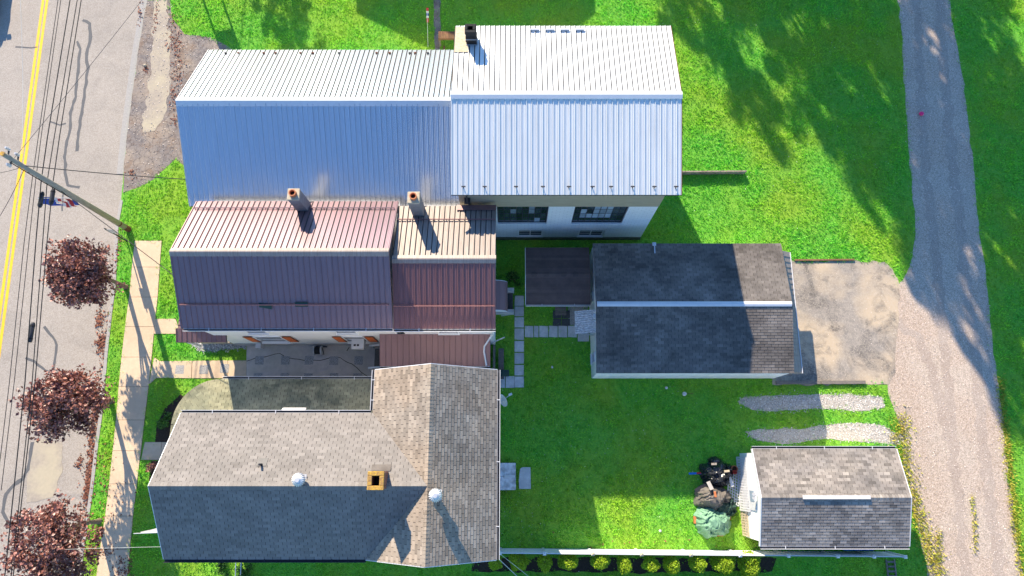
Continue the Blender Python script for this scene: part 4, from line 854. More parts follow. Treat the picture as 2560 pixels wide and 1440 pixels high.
for xx in (a.x + .08, b.x - .08): MB().box(xx - .03, xx + .03, b.y + .03, a.y - .03, 0, .198).build('bearer', M['wood_old'], st)

# ---------------------------------------------------------------- garden shed
shed = thing('garden_shed', 'white garden shed with mottled grey shingle roof beside the gravel alley', 'shed', (15.8, -1.8, 0))
ex0, ex1, ey0, ey1, eze, ezr = 12.2, 19.5, -4.14, .53, 2.4, 3.15
ym, tp, L = gable_x(shed, ex0, ex1, ey0, ey1, eze, ezr, M['white_paint'], .2, .1, trim=M['white_trim'])
sh = Shingler(shed, tab=.34)
sh.slope('S', [(ex0, ey0), (ex1, ey0), (ex1, ym), (ex0, ym)], (ex0, ey0, eze), tp, M['sh_shed'], True, seed=31); sh.slope('N', [(ex0, ey1), (ex0, ym), (ex1, ym), (ex1, ey1)], (ex0, ey1, eze), tp, M['sh_shed'], True, seed=32)
sh.caps((ex0, ym, ezr), (ex1, ym, ezr), (0, 1, 0), tp, M['sh_shed']); sh.finish()
gutter(shed, (ex0, ey1, eze - .02), (ex1, ey1, eze - .02), (0, 1, 0)); gutter(shed, (ex0, ey0, eze - .02), (ex1, ey0, eze - .02), (0, -1, 0))
a, b = P(2008, 1246, 3.2), P(2177, 1246, 3.2); rv = MB().box(a.x, b.x, ym - .07, ym + .1, ezr + .0, ezr + .05).build('ridge_vent', M['white_trim'], shed)
MB().box(a.x + .02, b.x - .02, ym - .09, ym - .07, ezr - .03, ezr + .04).build('vent_slot', M['dark_metal'], rv)
d = MB().box(ex0 + .06, ex0 + .1, -2.5, -1.5, .08, 2.05).build('door', M['white_trim'], shed)
MB().box(ex0 + .04, ex0 + .06, -2.05, -1.55, 1.3, 1.9).build('door_pane', M['lichen_brick'] if False else M['glass_b'], d); MB().box(ex0 + .03, ex0 + .06, -2.42, -2.36, .95, 1.05).build('handle', M['dark_metal'], d)
mb = MB(); mb.bar((ex0 + .1, -1.75, 2.3), (ex0 - .1, -1.75, 2.36), .05, .05); mb.cyl((ex0 - .12, -1.68), .05, .09, 2.3, 2.42, 10); mb.cyl((ex0 - .12, -1.86), .05, .09, 2.28, 2.4, 10); mb.bar((ex0 + .05, -2.0, 2.25), (ex0 + .05, -2.5, 1.9), .03, .03); mb.build('door_lamp', M['galv'], shed)
MB().box(ex0 + .2, ex1 - .2, ey0 + .25, ey1 - .25, -.02, .05).build('floor_slab', M['old_concrete'], shed)

# ---------------------------------------------------------------- fence and the row of clipped shrubs
fence = thing('vinyl_fence', 'white vinyl panel fence along the back yard and shed', 'fence', (9.4, -4.6, 0))
fx = [-.6, 1.62, 4.02, 6.45, 8.9, 11.35, 13.75, 16.2, 18.0, 19.55]
fy = lambda x: -4.52 - (x + .6) * .0085
for i, x in enumerate(fx):
    y = fy(x); po = MB().box(x - .063, x + .063, y - .063, y + .063, 0, 1.86).build('post', M['white_trim'], fence)
    MB().add([(x - .085, y - .085, 1.86), (x + .085, y - .085, 1.86), (x + .085, y + .085, 1.86), (x - .085, y + .085, 1.86), (x, y, 1.93)], [(0, 1, 4), (1, 2, 4), (2, 3, 4), (3, 0, 4), (0, 3, 2, 1)]).build('post_cap', M['cap'] if i in (2, 3, 4) else M['white_trim'], po)
for a, b in zip(fx, fx[1:]):
    ya, yb = fy(a), fy(b); pn = MB()
    pn.bar((a + .065, ya, 1.74), (b - .065, yb, 1.74), .05, .13); pn.bar((a + .065, ya, .12), (b - .065, yb, .12), .05, .13); pn = pn.build('panel_rail', M['white_trim'], fence)
    k = int((b - a - .14) / .15); mb = MB()
    for j in range(k):
        x0 = a + .07 + (b - a - .14) * j / k; x1 = a + .07 + (b - a - .14) * (j + 1) / k - .006; y_ = fy((x0 + x1) / 2); mb.box(x0, x1, y_ - .011, y_ + .011, .18, 1.68)
    stuff_part(mb.build('panel_boards', M['white_paint'], fence))
def leaves(n, centre, rad, size, shell=.55, clumps=None, crad=.35, flat=1.0, seed=0, squash=(1, 1, 1)):
    """n small folded leaves spread through a crown; returns verts, faces, tint"""
    g = np.random.default_rng(seed)
    d = g.normal(size=(n, 3)); d /= np.linalg.norm(d, axis=1)[:, None]
    r = (shell ** 3 + (1 - shell ** 3) * g.random(n)) ** (1 / 3)
    pos = d * r[:, None] * np.array(rad)
    if clumps:
        cd = g.normal(size=(clumps, 3)); cd /= np.linalg.norm(cd, axis=1)[:, None]; cd *= (g.random(clumps) ** .45)[:, None]
        cd[:, 2] = np.where(cd[:, 2] < -.55, -cd[:, 2] * .6, cd[:, 2])
        idx = g.integers(0, clumps, n); cs = crad * (.6 + .8 * g.random(clumps))
        pos = cd[idx] * np.array(rad) + d * (g.random(n) ** .5 * cs[idx])[:, None] * np.array(squash)
    pos += np.array(centre)
    nv = g.normal(size=(n, 3)); nv[:, 2] = np.abs(nv[:, 2]) * flat + .25; nv /= np.linalg.norm(nv, axis=1)[:, None]
    t = np.cross(nv, g.normal(size=(n, 3))); t /= np.linalg.norm(t, axis=1)[:, None]; b = np.cross(nv, t)
    s = size * (.6 + .8 * g.random(n))[:, None]
    v = np.empty((n, 4, 3)); v[:, 0] = pos - t * s * .5; v[:, 1] = pos - b * s * .34 + nv * s * .1; v[:, 2] = pos + t * s * .5; v[:, 3] = pos + b * s * .34 + nv * s * .1
    f = np.arange(n * 4).reshape(n, 4); f = np.concatenate([f[:, [0, 1, 2]], f[:, [0, 2, 3]]])
    return v.reshape(-1, 3), f, np.repeat(np.clip(g.normal(.5, .28, n), 0, 1), 4)
shr = [(1238, 1410, 15, 'half-hidden clipped shrub at the corner of the grey house'), (1296, 1407, 20, 'round green clipped shrub, second from the grey house'), (1363, 1408, 18, 'small dark clipped shrub, third from the grey house'), (1421, 1408, 19, 'lopsided yellow-green shrub, fourth from the grey house'),
       (1501, 1405, 18, 'round yellow-green shrub, fifth from the grey house'), (1563, 1413, 16, 'small low yellow-green shrub, sixth from the grey house'), (1631, 1415, 16, 'narrow yellow-green shrub, seventh from the grey house'), (1684, 1414, 18, 'neat round yellow shrub, eighth from the grey house'),
       (1748, 1410, 18, 'pointed yellow-green shrub, third from the shed end of the row'), (1812, 1411, 22, 'broad yellow-green shrub, second from the shed end of the row'), (1880, 1416, 26, 'largest yellow-green shrub, last of the row by the shed')]
for i, (x, y, r, lab) in enumerate(shr):
    top = 1.95 + .12 * math.sin(i * 1.7); c = P(x, y, 1.45); rr = r / 1707 * 36.5 * 1.06; t = thing('clipped_shrub', lab, 'shrub', (c.x, c.y, 0), 'clipped shrubs along the fence')
    n = int(1900 * (rr / .4) ** 2); sx = (1 + .15 * math.sin(i * 2.3)); v, f, ti = leaves(n, (c.x, c.y, top * .54), (rr * sx, rr / sx, top * .46), .075, .75, seed=100 + i)
    w = np.array([mnoise.noise((p[0] * 3.2, p[1] * 3.2, p[2] * 2.2 + i)) for p in v[::4]]); w = np.repeat(w, 4)[:, None]; ctr = np.array([c.x, c.y, top * .54])
    v = ctr + (v - ctr) * (1 + np.array([.38, .38, .12]) * w)
    stuff_part(np_mesh('foliage', v, f, M['shrubleaf'], ti, t))
    mb = MB(); mb.tube([(c.x, c.y, 0), (c.x, c.y, top * .7)], [.05, .02], 6)
    for k in range(7): a = k * 1.26; mb.tube([(c.x, c.y, .3 + k * .14), (c.x + rr * .6 * math.cos(a), c.y + rr * .6 * math.sin(a), .6 + k * .16)], [.02, .01], 5)
    mb.build('stem', M['bark'], t)

# ---------------------------------------------------------------- copper-leaved street trees
def street_tree(base, crown, rad, label, seed, trunk_top):
    b = P(*base); t = thing('street_tree', label, 'tree', (b.x, b.y, 0), 'copper-leaved street trees')
    c = P(*crown[:2], crown[2]); rnd = random.Random(seed); mb = MB()
    mb.tube([(b.x, b.y, -.05), (b.x, b.y, .06), (b.x + .02, b.y, .3), (b.x, b.y + .02, trunk_top), (c.x * .6 + b.x * .4, c.y * .6 + b.y * .4, c.z)], [.2, .15, .125, .11, .06], 10)
    tr = mb.build('trunk', M['bark'], t, smooth=True)
    for k in range(9):
        a = k * 2.4 + rnd.random(); e = rnd.uniform(.3, 1.1); L_ = rad[0] * rnd.uniform(.6, .95)
        p0 = Vector((b.x, b.y, trunk_top - .15 + .2 * (k % 4))); p2 = Vector((c.x + L_ * math.cos(a) * math.cos(e), c.y + L_ * math.sin(a) * math.cos(e), c.z + L_ * math.sin(e) * .9 - .2)); p1 = p0.lerp(p2, .45) + Vector((0, 0, .15))
        MB().tube([p0, p1, p2], [.055, .035, .012], 6).build('limb', M['bark'], t, smooth=True)
    v, f, ti = leaves(8200, c, rad, .165, clumps=115, crad=.5, seed=seed, squash=(1.1, 1.1, .6)); n0 = len(v) // 4
    off = np.array([[mnoise.noise((p[0] * .9, p[1] * .9, p[2] * .9 + seed)), mnoise.noise((p[0] * .9 + 7, p[1] * .9, p[2] * .9 + seed)), 0] for p in v[::4]]) * .35; v = v + np.repeat(off, 4, axis=0)
    stuff_part(np_mesh('crown', v, f, M['redleaf'], ti, t)); return t
street_tree((315, 718), (207, 690, 3.9), (1.62, 1.7, 1.7), 'copper-leaved street tree nearest the utility pole', 5, 1.55)
street_tree((277, 1003), (168, 1006, 3.7), (1.75, 1.6, 1.7), 'middle one of the three copper-leaved street trees', 6, 1.5)
street_tree((248, 1303), (132, 1368, 3.7), (1.9, 2.2, 1.8), 'widest copper-leaved street tree, lowest in the picture', 8, 1.5)
def spray(name, px, rad, h, m, n, size, label, cat, seed):
    c = P(*px); t = thing(name, label, cat, (c.x, c.y, 0)); v, f, ti = leaves(n, (c.x, c.y, h * .5), (rad, rad, h * .5), size, .3, clumps=12, crad=rad * .4, seed=seed); stuff_part(np_mesh('foliage', v, f, m, ti, t))
    mb = MB()
    for k in range(4): mb.tube([(c.x, c.y, 0), (c.x + rad * .5 * math.cos(k * 1.6), c.y + rad * .5 * math.sin(k * 1.6), h * .6)], [.02, .008], 5)
    mb.build('stem', M['bark'], t)
spray('garden_plant', (418, 1052), .45, .7, M['bushleaf'], 500, .12, 'leafy green plant in the mulch by the round porch', 'plant', 51)
spray('garden_plant', (622, 1428), .5, .8, M['bushleaf'], 500, .12, 'dark leafy plant south of the grey house', 'plant', 52)
spray('garden_plant', (560, 1418), .4, .5, M['bushleaf'], 400, .1, 'low leafy plant near the south handrails', 'plant', 53)
spray('red_plant', (385, 1170), .3, .45, M['redleaf'], 300, .1, 'small red plant in the front mulch strip', 'plant', 54)
spray('weed_clump', (1285, 700), .5, .5, M['bushleaf'], 500, .1, 'dark weeds beside the annex wall', 'plant', 55)

# ---------------------------------------------------------------- utility pole, wires, street sign
pb = Vector((-22.47, 13.08, 0)); pole = thing('utility_pole', 'tall weathered wooden utility pole at the kerb', 'utility pole', pb)
MB().tube([(pb.x, pb.y, -.1), (pb.x, pb.y, 5), (pb.x, pb.y, 10.25)], [.17, .14, .105], 14).build('shaft', M['pole'], pole, smooth=True)
MB().cyl((pb.x, pb.y), .175, .175, .05, .5, 14).build('base_band', M['rust'], pole); MB().cyl((pb.x, pb.y), .168, .168, 1.0, 1.12, 14).build('strap', M['rust'], pole)
MB().cyl((pb.x, pb.y), .11, .1, 10.2, 10.27, 14).build('pole_top', M['lichen_brick'], pole)
mb = MB()
for k in range(9): z = 5.6 + k * .42; mb.cyl((pb.x - .14, pb.y - .03), .03, .03, z, z + .06, 6)
stuff_part(mb.build('pole_bolts', M['dark_metal'], pole))
for k, (z, s_) in enumerate(((9.3, 1), (9.65, -1), (9.9, 1))):
    i_ = MB().bar((pb.x, pb.y, z), (pb.x + .02, pb.y + s_ * .34, z + .05), .05, .05).build('insulator_arm', M['dark_metal'], pole)
    mb = MB(); [mb.cyl((pb.x + .02, pb.y + s_ * .34), r_, r_ * .8, z + .05 + j * .06, z + .1 + j * .06, 10) for j, r_ in enumerate((.08, .06, .08, .05))]; mb.build('insulator', M['galv'], i_)
MB().tube([(pb.x - .13, pb.y - .1, 9.6), (pb.x - .14, pb.y - .1, 7.5), (pb.x - .15, pb.y - .08, 5.2)], .025, 6).build('riser_cable', M['black_wire'], pole)
for z in (8.2, 7.45, 6.9): MB().bar((pb.x - .3, pb.y, z), (pb.x + .1, pb.y, z), .05, .06).build('cable_bracket', M['dark_metal'], pole)
WX = -22.7
WL = [([(145, 0), (96, 340), (80, 452), (61, 600), (23, 960)], .016, 'leftmost black overhead cable along the street'), ([(152, 0), (103, 340), (89, 452), (73, 600), (35, 960)], .016, 'second black overhead cable from the left along the street'),
      ([(175, 0), (119, 340), (103, 452), (90, 600), (62, 960), (12, 1440)], .026, 'thick middle overhead cable carrying splice cases'), ([(193, 0), (136, 340), (118, 452), (107, 600), (80, 960), (28, 1440)], .022, 'second black overhead cable from the right along the street'),
      ([(203, 0), (149, 340), (133, 452), (118, 600), (87, 960), (33, 1440)], .024, 'rightmost black overhead cable along the street')]
wires = []
for k, (pp, r_, lab) in enumerate(WL):
    pts = [on_x(*p, WX) for p in pp]; d0 = pts[0] - pts[1]; d1 = pts[-1] - pts[-2]
    pts = [pts[0] + d0 * 3.5, pts[0] + d0 * 1.5] + pts + [pts[-1] + d1 * .7 + Vector((0, 0, .1))]
    t = thing('overhead_cable', lab, 'cable', pts[3], 'overhead cables along the street'); MB().tube(pts, r_, 6).build('strand', M['black_wire'], t); wires.append((t, pts))
def splice(k, x, y, L_, r_=.1):
    t = wires[k][0]; c = on_x(x, y, WX) - Vector((0, 0, .1)); o = MB().tube([c - Vector((0, L_ / 2, 0)), c - Vector((0, L_ / 2 - .08, 0)), c + Vector((0, L_ / 2 - .08, 0)), c + Vector((0, L_ / 2, 0))], [r_ * .7, r_, r_, r_ * .7], 10).build('splice_case', M['dark_metal'], t)
    mb = MB()
    for s_ in (-1, 1): mb.tube([c + Vector((0, s_ * L_ * .32 - .03, 0)), c + Vector((0, s_ * L_ * .32 + .03, 0))], r_ * 1.08, 10)
    mb.build('case_strap', M['rubber'], o)
splice(2, 99, 497, .8); splice(4, 127, 490, .8); splice(2, 75, 830, .95, .1)
def drop(pts, r_, lab, m='black_wire', sag=.2, name='service_cable'):
    out = []; pts = [Vector(p) for p in pts]
    for a, b in zip(pts, pts[1:]): out += [a.lerp(b, j / 8) - Vector((0, 0, sag * 4 * (j / 8) * (1 - j / 8))) for j in range(8)]
    return tag(MB().tube(out + [pts[-1]], r_, 5).build(name, M[m]), lab, 'cable')
drop([(pb.x, pb.y, 9.0), (bx0 + .1, 14.0, 5.2)], .022, 'black service cable from the pole to the white barn', sag=.15)
drop([(pb.x, pb.y - .1, 6.2), (-15.7, 8.1, 5.6)], .02, 'black service cable from the pole to the brown roof house', sag=.25)
drop([(pb.x, pb.y, 9.6), P(355, 0, 8.0), P(470, -140, 7.4)], .011, 'thin grey wire running up and right from the pole top', 'dark_metal', .05)
drop([(pb.x, pb.y, 8.9), P(0, 432, 8.0), P(-300, 480, 7.5)], .012, 'thin wire crossing the yellow line left of the pole', 'dark_metal', .05)
drop([(pb.x, pb.y, 8.8), P(0, 540, 7.9), P(-300, 1000, 7.0)], .012, 'thin slanting wire leaving the street at the left edge', 'dark_metal', .05)
drop([P(50, -20, 9.5), P(57, 200, 9.4), P(55, 385, 9.6)], .010, 'thin pale wire above the left traffic lane', 'pale_wire', .02)
drop([P(150, 1374, 4.6), P(403, 1367, 6.2)], .008, 'pale wire from the street to the front of the grey house', 'pale_wire', .1)
drop([(tx1 - .05, ty0 + .1, 6.6), P(1296, 1444, 5.8), P(1420, 1540, 5.6)], .016, 'white service wire at the back corner of the grey house', 'pale_wire', .03)
drop([(tx1 - .05, ty0 + .3, 6.4), P(1330, 1448, 5.2), P(1480, 1560, 5.0)], .010, 'thinner grey wire at the back corner of the grey house', 'pale_wire', .03)
fl = thing('banner', 'faded blue and red flag banner hung on the utility pole', 'flag', (pb.x - .15, pb.y - .1, 5.2))
MB().tube([(pb.x - .1, pb.y, 5.0), (pb.x - 1.0, pb.y - .55, 6.3)], .018, 6).build('staff', M['galv'], fl)
for k, (m, z0, z1) in enumerate((('bluecloth', .62, 1.0), ('whitecloth', .52, .6), ('redcloth', .4, .5), ('whitecloth', .34, .39), ('redcloth', .2, .33), ('bluecloth', .05, .18))):
    a, b = Vector((pb.x - .1, pb.y, 5.0)), Vector((pb.x - 1.0, pb.y - .55, 6.3)); p, q_ = a.lerp(b, z0), a.lerp(b, z1); dn = Vector((.12, -.16, -.75)); vs = []
    for j in range(5): w_ = Vector((.05 * math.sin(j * 2.1 + k), .07 * math.cos(j * 1.7 + k), 0)); vs += [p + dn * j / 4 + w_, q_ + dn * j / 4 + w_]
    MB().add(vs, [(2 * j, 2 * j + 1, 2 * j + 3, 2 * j + 2) for j in range(4)]).build('cloth_strip', M[m], fl)
sb = Vector((-22.47, 12.36, 0)); sg = thing('street_sign', 'street sign on a thin steel post beside the sidewalk', 'sign', sb)
MB().bar(sb, sb + Vector((0, 0, 2.3)), .05, .05, up=(0, 1, 0)).build('post', M['dark_metal'], sg); MB().obox(sb + Vector((.16, -.03, 1.85)), (.25, -.02, 0), (0, .006, 0), (0, 0, .32)).build('plate', M['galv'], sg)

# ---------------------------------------------------------------- yard things
dsh = thing('satellite_dish', 'white satellite dish on the back wall of the grey house', 'satellite dish', (tx1 - .3, 2.8, 3.2))
c = P(1257, 1001, 3.6); ax = Vector((-.55, -.35, .3)).normalized(); a_ = ax.cross(Vector((0, 0, 1))).normalized(); b_ = a_.cross(ax); mb = MB(); vs = []; n = 18
for r in range(5):
    rr = .4 * r / 4
    for k in range(n): vs.append(c + (a_ * math.cos(2 * math.pi * k / n) * .85 + b_ * math.sin(2 * math.pi * k / n)) * rr - ax * (.09 * (1 - (r / 4) ** 2)))
fs = [(r * n + k, r * n + (k + 1) % n, (r + 1) * n + (k + 1) % n, (r + 1) * n + k) for r in range(4) for k in range(n)]
mb.add(vs + [v - ax * .02 for v in vs], fs + [tuple(i + len(vs) for i in f[::-1]) for f in fs]); mb.build('reflector', M['white_trim'], dsh, smooth=True)
f_ = P(1276, 986, 3.7); MB().bar(c - b_ * .3, f_, .04, .04).build('feed_arm', M['galv'], dsh); MB().obox(f_, (.08, .03, 0), (-.02, .05, 0), (0, 0, .05)).build('feed_horn', M['white_trim'], dsh)
MB().bar((tx1 - .3, c.y, 3.3), c - ax * .08, .05, .05).build('mount', M['galv'], dsh)
# cellar bulkhead
cb = thing('cellar_door', 'white sloping cellar bulkhead door against the grey house', 'cellar door', P(1262, 1190)); a, b = P(1245, 1157, .4), P(1285, 1225, .2)
MB().extrude([(-1.0, b.y, .0), (-1.0, b.y, .65), (a.x + .92, b.y, .25), (a.x + .92, b.y, 0)], (0, a.y - b.y, 0)).build('bulkhead', M['gutter_conc'], cb)
fpaint = mat('flaking_door_paint', (.66, .66, .66), (.60, .60, .60), 3, .6, big=(.12, .11, .11), bigscale=3.2, bigamt=.55)
for k in range(2):
    y0 = b.y + (a.y - b.y) * k / 2 + .01; y1 = b.y + (a.y - b.y) * (k + 1) / 2 - .01; d = MB().extrude([(-1.0, y0, .66), (-1.0, y0, .7), (a.x + .95, y0, .29), (a.x + .95, y0, .25)], (0, y1 - y0, 0)).build('door_leaf', fpaint, cb)
    MB().bar((-.4, y0 + .02 if k else y1 - .02, .56), (a.x + .9, y0 + .02 if k else y1 - .02, .33), .05, .03).build('handle', M['white_trim'], d)
q_ = [P(*p) for p in ((1300, 1172), (1306, 1168), (1326, 1168), (1327, 1222), (1298, 1222), (1297, 1200))]; sl_ = MB().prism([tuple(p[:2]) for p in q_], 0, .09).build('stone_slab', M['flag']); tag(sl_, 'worn grey stone slab lying in the grass by the cellar door', 'slab')
hr = thing('hose_reel', 'black garden hose reel with pale discs against the white wall', 'hose reel', P(795, 880)); c = P(795, 876, .4)
for s_ in (-1, 1): MB().tube([c + Vector((s_ * .19 - .02, 0, 0)), c + Vector((s_ * .19 + .02, 0, 0))], .26, 18).build('side_disc', M['galv'], hr)
MB().tube([c - Vector((.17, 0, 0)), c + Vector((.17, 0, 0))], .2, 16).build('hose_coil', M['rubber'], hr)
mb = MB(); mb.bar((c.x - .3, c.y + .25, .1), (c.x + .4, c.y + .25, .1), .05, .2); [mb.bar((c.x + s_ * .24, c.y - .2, 0), (c.x + s_ * .24, c.y + .15, .45), .03, .03) for s_ in (-1, 1)]; mb.build('stand', M['dark_metal'], hr)
tb = thing('storage_bin', 'dark green bin beside the flagstone walk', 'bin', P(1258, 932)); a, b = P(1247, 927, .4), P(1272, 939, .4)
MB().add([(a.x, b.y, 0), (b.x - .05, b.y, 0), (b.x - .05, a.y, 0), (a.x, a.y, 0), (a.x - .03, b.y - .03, .45), (b.x, b.y - .03, .45), (b.x, a.y + .03, .45), (a.x - .03, a.y + .03, .45)], [(0, 3, 2, 1), (0, 1, 5, 4), (1, 2, 6, 5), (2, 3, 7, 6), (3, 0, 4, 7)]).build('tub', M['dkgreen'], tb); MB().box(a.x - .05, b.x + .02, b.y - .05, a.y + .05, .45, .49).build('lid', M['dkgreen'], tb, bevel=.015)
def small(name, px, r, m, label, cat, stake=False):
    c = P(*px); t = thing(name, label, cat, c); mb = MB(); mb.tube([(c.x, c.y, .02), (c.x, c.y, .06), (c.x, c.y, .06 + r), (c.x, c.y, .06 + r * 1.5)], [r * .6, r, r * .9, r * .2], 12); mb.build('head', M[m], t, smooth=True)
    MB().bar((c.x, c.y, .03), (c.x + (.5 if stake else .03), c.y + .03, .02), .025, .025).build('stake', M['wood_brown'] if stake else M['galv'], t)
small('garden_light', (1710, 985), .12, 'white_trim', 'white garden light lying with its stake on the lawn', 'garden light', True); small('garden_light', (1665, 970), .08, 'white_trim', 'small white garden light without a stake near the garage', 'garden light')
def pebble(px, r, m, label, cat, name):
    c = P(*px); mb = MB(); bm = bmesh.new(); bmesh.ops.create_icosphere(bm, subdivisions=2, radius=r)
    for v in bm.verts: v.co *= 1 + .25 * mnoise.noise(v.co * 9 + Vector((c.x, 0, 0))); v.co.z *= .8
    mb.add([v.co + Vector((c.x, c.y, r * .7)) for v in bm.verts], [tuple(v.index for v in f.verts) for f in bm.faces]); bm.free(); tag(mb.build(name, M[m], smooth=True), label, cat)
pebble((1380, 918), .07, 'white_trim', 'small white stone in the shaded grass by the garage', 'stone', 'white_stone'); pebble((1650, 1327), .07, 'white_trim', 'small white ball in the sunny patch of lawn', 'ball', 'ball'); pebble((2301, 286), .14, 'pink', 'pink ball lying on the gravel alley', 'ball', 'ball')
pebble((364, 165), .1, 'old_concrete', 'chunk of broken tan concrete on the road shoulder', 'rubble', 'concrete_chunk')
def timber(name, a, b, w, h, m, label):
    a, b = P(*a), P(*b); t = thing(name, label, 'edging', (a + b) / 2); n = 2; 
    for k in range(n): p, q_ = a.lerp(b, k / n + .004), a.lerp(b, (k + 1) / n - .004); MB().bar(p + Vector((0, 0, h / 2)), q_ + Vector((0, 0, h / 2)), w, h).build('timber', M[m], t)
timber('timber_edging', (1985, 651), (2135, 650), .09, .1, 'wood_brown', 'weathered timber edging above the driveway'); timber('timber_edging', (1938, 957), (2162, 956), .18, .14, 'wood_old', 'weathered timber edging below the driveway')
rw = thing('retaining_wall', 'low concrete ledge running from the white block building across the grass', 'wall', P(1780, 436)); a, b = P(1660, 436), P(1862, 434)
for k in range(4): p, q_ = a.lerp(b, k / 4), a.lerp(b, (k + 1) / 4 - .004); MB().bar(p + Vector((0, 0, .2)), q_ + Vector((0, 0, .2 - .01 * k)), .08, .42).build('wall_block', M['apron'], rw)
br = thing('footbridge', 'small brown plank footbridge beside the white block building', 'footbridge', P(1115, 90)); a, b = P(1096, 79, .8), P(1140, 97, .8)
for k in range(9): x0 = a.x + (b.x - a.x) * k / 9; MB().box(x0 + .008, x0 + (b.x - a.x) / 9 - .008, b.y, a.y, .8, .84).build('plank', M['wood_brown'], br)
for y_ in (a.y - .05, b.y + .05): MB().box(a.x, b.x, y_ - .04, y_ + .04, .65, .798).build('joist', M['wood_brown'], br)
for x_ in (a.x + .06, b.x - .1):
    for y_ in (a.y - .05, b.y + .05): MB().box(x_ - .05, x_ + .05, y_ - .045, y_ + .045, 0, .65).build('post', M['wood_old'], br)
MB().bar((a.x + .3, b.y - .02, .05), (a.x + .3, P(1100, 125).y, .05), .1, .1).build('ground_timber', M['wood_brown'], br)
gf = thing('garden_flag', 'small red white and blue flag on a thin pole north of the barn', 'flag', P(1070, 118)); a = P(1070, 118); b = P(1068, 30, 2.0)
MB().tube([a, b], .014, 6).build('pole', M['galv'], gf)
for k, (m, f0, f1) in enumerate((('redcloth', .72, .84), ('whitecloth', .84, .9), ('bluecloth', .9, .97), ('whitecloth', .97, 1.03), ('redcloth', 1.03, 1.12))):
    p, q_ = a.lerp(b, f0), a.lerp(b, f1); MB().add([p + Vector((-.05, 0, 0)), q_ + Vector((-.06, 0, 0)), q_ + Vector((.08, .02, -.06)), p + Vector((.07, .03, -.05))] + [p + Vector((-.05, 0, -.02)), q_ + Vector((-.06, 0, -.02)), q_ + Vector((.08, .02, -.08)), p + Vector((.07, .03, -.07))], [(0, 1, 2, 3), (7, 6, 5, 4), (0, 4, 5, 1), (2, 6, 7, 3)]).build('cloth', M[m], gf)
pf = thing('porch_flag', 'grey flag furled on a staff at the front of the grey house', 'flag', (gx0, -3.1, 4)); a = Vector((gx0 + .24, P(395, 1328, 4.2).y, 4.0)); b = P(334, 1334, 4.6)
MB().tube([a, b], .02, 6).build('staff', M['galv'], pf); vs = []
for j in range(7):
    f = j / 6; p = a.lerp(b, .1 + .8 * f); h = .75 * (1 - f) + .05; vs += [p, p + Vector((.05 * math.sin(j * 2), h * .55 + .05 * math.cos(j * 3), -h * .5 + .05 * math.sin(j * 2.6))), p + Vector((0, h * .8, -h * .9))]
MB().add(vs, [(3 * j + i, 3 * j + i + 1, 3 * j + i + 4, 3 * j + i + 3) for j in range(6) for i in (0, 1)]).build('cloth', M['greycloth'], pf)
ld = thing('wooden_ladder', 'old wooden ladder lying on the grass behind the fence', 'ladder', P(2222, 1420)); a, b = P(2213, 1398), P(2222, 1470)
for dx in (0, .42): MB().bar((a.x + dx, a.y, .08), (b.x + dx, b.y, .06), .06, .09).build('rail', M['wood_old'], ld)
for k in range(6): p = a.lerp(b, (k + .5) / 6); MB().bar((p.x + .03, p.y, .075), (p.x + .4, p.y, .075), .09, .04).build('rung', M['wood_old'], ld)
bl = thing('blue_barrel', 'bright blue plastic barrel behind the garden shed', 'barrel', (17.9, -4.32, 0)); c = Vector((17.65, -4.27, 1.0))
MB().tube([c + Vector((-.8, .0, 0)), c + Vector((-.7, 0, 0)), c + Vector((.7, 0, 0)), c + Vector((.8, 0, 0))], [.2, .24, .24, .2], 16).build('drum', M['blue_plastic'], bl, smooth=True)
for x_ in (-.5, .5): MB().box(c.x + x_ - .05, c.x + x_ + .05, c.y - .12, c.y + .12, 0, .78).build('stand', M['wood_old'], bl)
for k, x in enumerate((590, 603)):
    t = thing('steel_handrail', ('left' if k == 0 else 'right') + ' of two thin pale handrails south of the grey house', 'handrail', P(x, 1410), 'handrails south of the grey house'); a = P(x, 1395, 1.0); a.z = 1.0; b = P(x - 2, 1445, .7); MB().tube([a, b], .025, 6).build('rail', M['galv'], t)
    for p in (a, b): MB().bar((p.x, p.y, 0), p, .035, .035, up=(0, 1, 0)).build('post', M['galv'], t)

# covered heap beside the shed
def mound(px, rx, ry, h, m, seed, wr=.12, pw=2.4, rings=30, segs=96, rot=0., base=0.):
    c = P(*px); vs = []; fs = []
    for r in range(rings + 1):
        f = r / rings
        for k in range(segs):
            a = 2 * math.pi * k / segs; e = 1 + .28 * mnoise.noise((math.cos(a) * 1.6, math.sin(a) * 1.6, seed)) + .12 * mnoise.noise((math.cos(a) * 5, math.sin(a) * 5, seed))
            x, y = rx * f * e * math.cos(a), ry * f * e * math.sin(a); x, y = x * math.cos(rot) - y * math.sin(rot), x * math.sin(rot) + y * math.cos(rot)
            q_ = Vector((x * 2.2, y * 2.2, seed * 3.1)); q_ += Vector((mnoise.noise(q_ * .8), mnoise.noise(q_ * .8 + Vector((3, 1, 0))), 0)) * .6; rid = 1 - 3 * abs(mnoise.noise(Vector((q_.x * 1.0, q_.y * 1.9, q_.z)))); rid2 = 1 - 3 * abs(mnoise.noise(Vector((q_.x * 3.4, q_.y * 1.8, q_.z + 5))))
            z = base + h * (1 - f ** pw) * (1 + .25 * mnoise.noise(q_ * .6)) + (wr * rid + wr * .6 * rid2) * (.35 + .65 * f) * (1 - f ** 8)
            vs.append((c.x + x, c.y + y, max(.015, z)))
    for r in range(rings):
        for k in range(segs): fs.append((r * segs + k, r * segs + (k + 1) % segs, (r + 1) * segs + (k + 1) % segs, (r + 1) * segs + k))
    mb = MB(); mb.add(vs, fs); return mb, c
